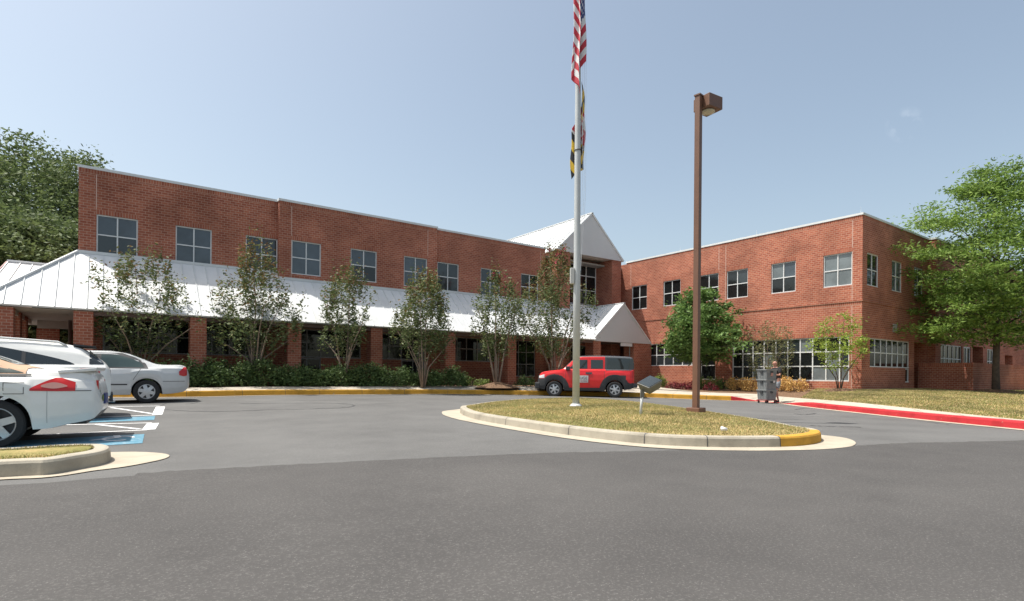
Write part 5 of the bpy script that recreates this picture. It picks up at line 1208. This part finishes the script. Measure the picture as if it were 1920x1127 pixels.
sol.toppatch('rear_window', CGM, so_, -1.36, -.98, lambda x: .42, .014)
sol.patch('quarter_window', CGM, so_, -1.47, -.92, lambda x: 1.03, lambda x: 1.035+.14*(x+1.47)/.4, .016, 14, 3)
sol.patch('soft_top_piping', PLAS, so_, -1.56, -.2, .988, 1.015, .016, 24, 1)
sol.patch('tail_light', TLR, so_, -2.06, -1.56, lambda x: .775+.03*max(0,(x+1.85)), lambda x: .80+.165*min(1,max(0,(-1.55-x)/.28))**.8*(1 if x > -1.9 else 1-(-1.9-x)*2.4), .008, 22, 5)
sol.patch('tail_light_clear_lens', TLC, so_, -1.97, -1.68, lambda x: .81+.6*abs(x+1.82)**1.6, lambda x: .90-1.*abs(x+1.82)**1.6, .013, 10, 4)
b = MB(); b.hexa([(-2.28,-.70,1.07),(-1.86,-.76,1.03),(-1.86,.76,1.03),(-2.28,.70,1.07),(-2.30,-.70,1.12),(-1.84,-.75,1.075),(-1.84,.75,1.075),(-2.30,.70,1.12)]); bevel(b.build('boot_spoiler', WHP, so_), .008)
b = MB(); b.box(-2.365,-2.33,-.20,.20,.56,.72); b.build('licence_plate', FB, so_)
b = MB(); b.disc((-2.352,.40,.66),(1,0,0),.05,.01,16); b.build('round_sticker', LF_LIM, so_)
for p in ((-1.66,.72,.84),): pass
def box_outline(x0_, x1_, z0_, z1_):
    for (a, c, d, e) in ((x0_, x1_, z0_, z0_+.008), (x0_, x1_, z1_-.008, z1_), (x0_, x0_+.008, z0_, z1_), (x1_-.008, x1_, z0_, z1_)): yield a, c, d, e
for a, c, d, e in box_outline(-1.50, -1.28, .74, .90): sol.patch('fuel_flap_gap', SEAM, so_, a, c, d, e, .003, 2, 2, (1,))
sol.patch('bumper_gap', plain('fine_panel_gap', (.3,.3,.3), .8), so_, -1.751, -1.746, .33, .79, .003, 1, 6); sol.patch('boot_shut_line', SEAM, so_, -2.24, -2.05, .775, .785, .004, 6, 1)
for sg in (1, -1): b = MB(); b.hexa([(-2.30,sg*.50-.10,.79),(-2.27,sg*.50-.10,.79),(-2.27,sg*.50+.12,.79),(-2.31,sg*.50+.10,.79),(-2.30,sg*.5-.04,.93),(-2.26,sg*.5-.04,.93),(-2.26,sg*.5+.12,.93),(-2.31,sg*.5+.10,.93)]); b.build('tail_light', TLR, so_); sol.patch('door_gap', SEAM, so_, -.80, -.79, .33, .94, .003, 1, 6)
b = MB(); b.box(-2.18,-1.75,-.7,.7,.29,.35); b.build('underbody', PLAS, so_)

# ------------------------------------------------------------------ person pushing a cart of crates
PLG = plain('grey_crate_plastic', (.20,.21,.21), .55, 0, .12, 8.); DRD = plain('dark_red_dolly', (.22,.03,.03), .6)
cx_, cy_ = W(1438, 22.9); pz = gz(cx_, cy_)+.005
crz = math.atan2(RT[1], RT[0])+math.radians(28)
dl = empty('dolly', (cx_, cy_, pz), 'dark red wheeled dolly under the stack of grey crates', 'dolly', crz)
b = MB(); b.box(-.33,.33,-.23,.23,.10,.14); bevel(b.build('deck', DRD, dl), .005)
for (x, y) in ((-.27,-.17),(.27,-.17),(.27,.17),(-.27,.17)):
    b = MB(); b.disc((x, y, .05), (0,1,0), .05, .03, 14); wh = b.build('castor', PLAS, dl); b = MB(); b.box(x-.02,x+.02,y-.026,y+.026,.05,.099); b.build('castor_fork', DRD, wh)
def crate(k, z, lab):
    r = empty('crate', (cx_, cy_, pz+z), lab, 'crate', crz, 'grey crates stacked on the dolly')
    b = MB(); w0, d0, w1, d1, h = .29, .20, .315, .225, .395
    b.hexa([(-w0,-d0,0),(w0,-d0,0),(w0,d0,0),(-w0,d0,0),(-w1,-d1,h),(w1,-d1,h),(w1,d1,h),(-w1,d1,h)])
    for x in np.linspace(-.25,.25,7): b.hexa([(x-.008,-d0-.008,.03),(x+.008,-d0-.008,.03),(x+.008,-d0+.02,.03),(x-.008,-d0+.02,.03),(x-.008,-d1-.008,h-.1),(x+.008,-d1-.008,h-.1),(x+.008,-d1+.02,h-.1),(x-.008,-d1+.02,h-.1)])
    for y in np.linspace(-.15,.15,5): b.hexa([(-w0-.008,y-.008,.03),(-w0+.02,y-.008,.03),(-w0+.02,y+.008,.03),(-w0-.008,y+.008,.03),(-w1-.008,y-.008,h-.1),(-w1+.02,y-.008,h-.1),(-w1+.02,y+.008,h-.1),(-w1-.008,y+.008,h-.1)])
    b.build('box', PLG, r)
    b = MB(); b.box(-.345,.345,-.245,.245,h-.03,h+.012); bevel(b.build('rim', PLG, r), .006)
    b = MB(); b.box(-.07,.07,-.246,-.19,h-.13,h-.06); b.build('handle', PLAS, r); b = MB(); b.box(-.349,-.29,-.06,.06,h-.13,h-.05); b.build('handle', PLAS, r)
    if k == 2: b = MB(); b.quad((-.07,-.236,.14),(.06,-.236,.14),(.06,-.246,.29),(-.07,-.246,.29)); b.build('label', plain('faded_red_label', (.42,.22,.18), .7), r)
    if k == 1: b = MB(); b.quad((.08,-.243,.28),(.16,-.243,.28),(.16,-.247,.36),(.08,-.247,.36)); b.build('label', FWH, r)
    return r
crate(0, .142, 'bottom grey crate, resting on the dark red dolly'); crate(1, .142+.41, 'middle grey crate of the stack, with a small white label'); crate(2, .142+.82, 'top grey crate of the stack, with a faded reddish label')
# the person
SKIN = plain('skin', (.42,.21,.15), .6, 0, .06, 8.); SHIRT = plain('black_shirt', (.018,.018,.02), .85, 0, .3, 9.); SHORT = plain('pale_grey_patterned_shorts', (.27,.29,.32), .9, 0, .6, 14.); SHOE = plain('dark_shoe', (.02,.02,.02), .7)
ppx, ppy = W(1457, 23.4); ppz = gz(ppx, ppy)+.01
pr_ = empty('person', (ppx, ppy, ppz), 'bald person in a black shirt and pale shorts pushing the stack of grey crates', 'person', rz=math.atan2(-RT[1]-.45*FW[1], -RT[0]-.45*FW[0]))
# local frame: +x is where the person faces, +y is the person's left
def skinmesh(name, verts, edges, rads, mat, parent, sub=2, rootv=0):
    me = bpy.data.meshes.new(name+'_cage'); me.from_pydata([Vector(v) for v in verts], edges, []); me.update()
    o = bpy.data.objects.new(name+'_cage', me); C.objects.link(o)
    o.modifiers.new('s', 'SKIN')
    if not me.skin_vertices: me.attributes  # created by the modifier on update
    if not me.skin_vertices:
        bm = bmesh.new(); bm.from_mesh(me); bm.verts.layers.skin.verify(); bm.to_mesh(me); bm.free()
    for i, r in enumerate(rads):
        sv = me.skin_vertices[0].data[i]; sv.radius = r if isinstance(r, tuple) else (r, r); sv.use_root = (i == rootv)
    m2 = o.modifiers.new('d', 'SUBSURF'); m2.levels = sub; m2.render_levels = sub
    bpy.context.view_layer.update(); me2 = bpy.data.meshes.new_from_object(o.evaluated_get(bpy.context.evaluated_depsgraph_get()))
    bpy.data.objects.remove(o); me2.name = name; me2.materials.clear()
    return finish(name, me2, mat, parent, True)
V_ = [(0,0,.93),(.02,0,1.10),(.06,0,1.28),(.08,0,1.42),(.10,0,1.49),(.12,0,1.56),(.135,0,1.64),(.13,0,1.72),        # 0-7 pelvis..skull
      (.03,.10,.90),(.16,.11,.50),(.05,.11,.10),(.17,.12,.04),                                                         # left leg 8-11
      (-.02,-.10,.90),(-.05,-.11,.50),(-.20,-.11,.12),(-.09,-.12,.05),                                                  # right leg 12-15
      (.08,.19,1.40),(.14,.26,1.14),(.40,.22,1.16),(.46,.21,1.18),                                                      # left arm 16-19
      (.08,-.19,1.40),(.06,-.27,1.13),(.33,-.24,1.14),(.40,-.23,1.16)]                                                 # right arm 20-23
E_ = [(0,1),(1,2),(2,3),(3,4),(4,5),(5,6),(6,7),(0,8),(8,9),(9,10),(10,11),(0,12),(12,13),(13,14),(14,15),(3,16),(16,17),(17,18),(18,19),(3,20),(20,21),(21,22),(22,23)]
R_ = [(.15,.11),(.15,.11),(.17,.12),(.12,.10),.055,.075,.095,.07,.09,.055,.035,.03,.09,.055,.035,.03,.055,.042,.030,.026,.055,.042,.030,.026]
# fingers and thumbs continue the same surface
nv = len(V_)
for (wi, y, sg) in ((19,.21,1),(23,-.23,-1)):
    wx_, wy_, wz_ = V_[wi]
    pi = len(V_); V_.append((wx_+.055, wy_, wz_+.005)); E_.append((wi, pi)); R_.append((.032,.014))
    for f, (dy, ln2) in enumerate(((-.03,.06),(-.010,.07),(.010,.066),(.03,.052))):
        a = len(V_); V_.append((wx_+.085, wy_+dy, wz_+.01)); E_.append((pi, a)); R_.append(.010)
        V_.append((wx_+.085+ln2*.55, wy_+dy, wz_-.005)); E_.append((a, a+1)); R_.append(.009)
        V_.append((wx_+.085+ln2*.7, wy_+dy, wz_-.03)); E_.append((a+1, a+2)); R_.append(.008)
    a = len(V_); V_.append((wx_+.04, wy_-sg*.045, wz_+.0)); E_.append((pi, a)); R_.append(.011); V_.append((wx_+.075, wy_-sg*.055, wz_-.01)); E_.append((a, a+1)); R_.append(.009)
skinmesh('body', V_, E_, R_, SKIN, pr_)
# face: nose, ears, eyes, mouth
b = MB(); b.hexa([(.215,-.014,1.60),(.245,-.012,1.605),(.245,.012,1.605),(.215,.014,1.60),(.212,-.008,1.66),(.222,-.006,1.66),(.222,.006,1.66),(.212,.008,1.66)]); b.build('nose', SKIN, pr_)
for sg in (1, -1):
    b = MB(); b.disc((.13, sg*.096, 1.635), (0,1,0), .03, .014, 10); b.build('ear', SKIN, pr_); b = MB(); b.disc((.219, sg*.033, 1.655), (1,0,0), .010, .006, 8); b.build('eye', SHOE, pr_)
b = MB(); b.box(.216,.224,-.025,.025,1.572,1.580); b.build('mouth', plain('lips', (.28,.09,.08), .6), pr_)
skinmesh('shirt', [(0,0,.84),(.02,0,1.10),(.06,0,1.28),(.08,0,1.41),(.095,0,1.455),(.08,.20,1.40),(.125,.25,1.20),(.08,-.20,1.40),(.065,-.26,1.19)], [(0,1),(1,2),(2,3),(3,4),(3,5),(5,6),(3,7),(7,8)], [(.185,.14),(.18,.135),(.20,.15),(.15,.125),.07,.085,.075,.085,.075], SHIRT, pr_)
skinmesh('shorts', [(0,0,.98),(.0,0,.88),(.04,.10,.82),(.13,.11,.56),(-.02,-.10,.82),(-.045,-.11,.56)], [(0,1),(1,2),(2,3),(1,4),(4,5)], [(.165,.125),(.16,.13),.12,.095,.12,.095], SHORT, pr_)
for sg, (ax_, ay_, az_), (tx_, ty_, tz_) in ((1, (.05,.11,.10), (.22,.12,.035)), (-1, (-.20,-.11,.12), (-.06,-.12,.04))):
    skinmesh('shoe', [(ax_-.05, ay_, az_-.045), (ax_, ay_, az_-.03), (tx_-.06, ty_, tz_+.01), (tx_, ty_, tz_)], [(0,1),(1,2),(2,3)], [.042,.048,.042,.034], SHOE, pr_)
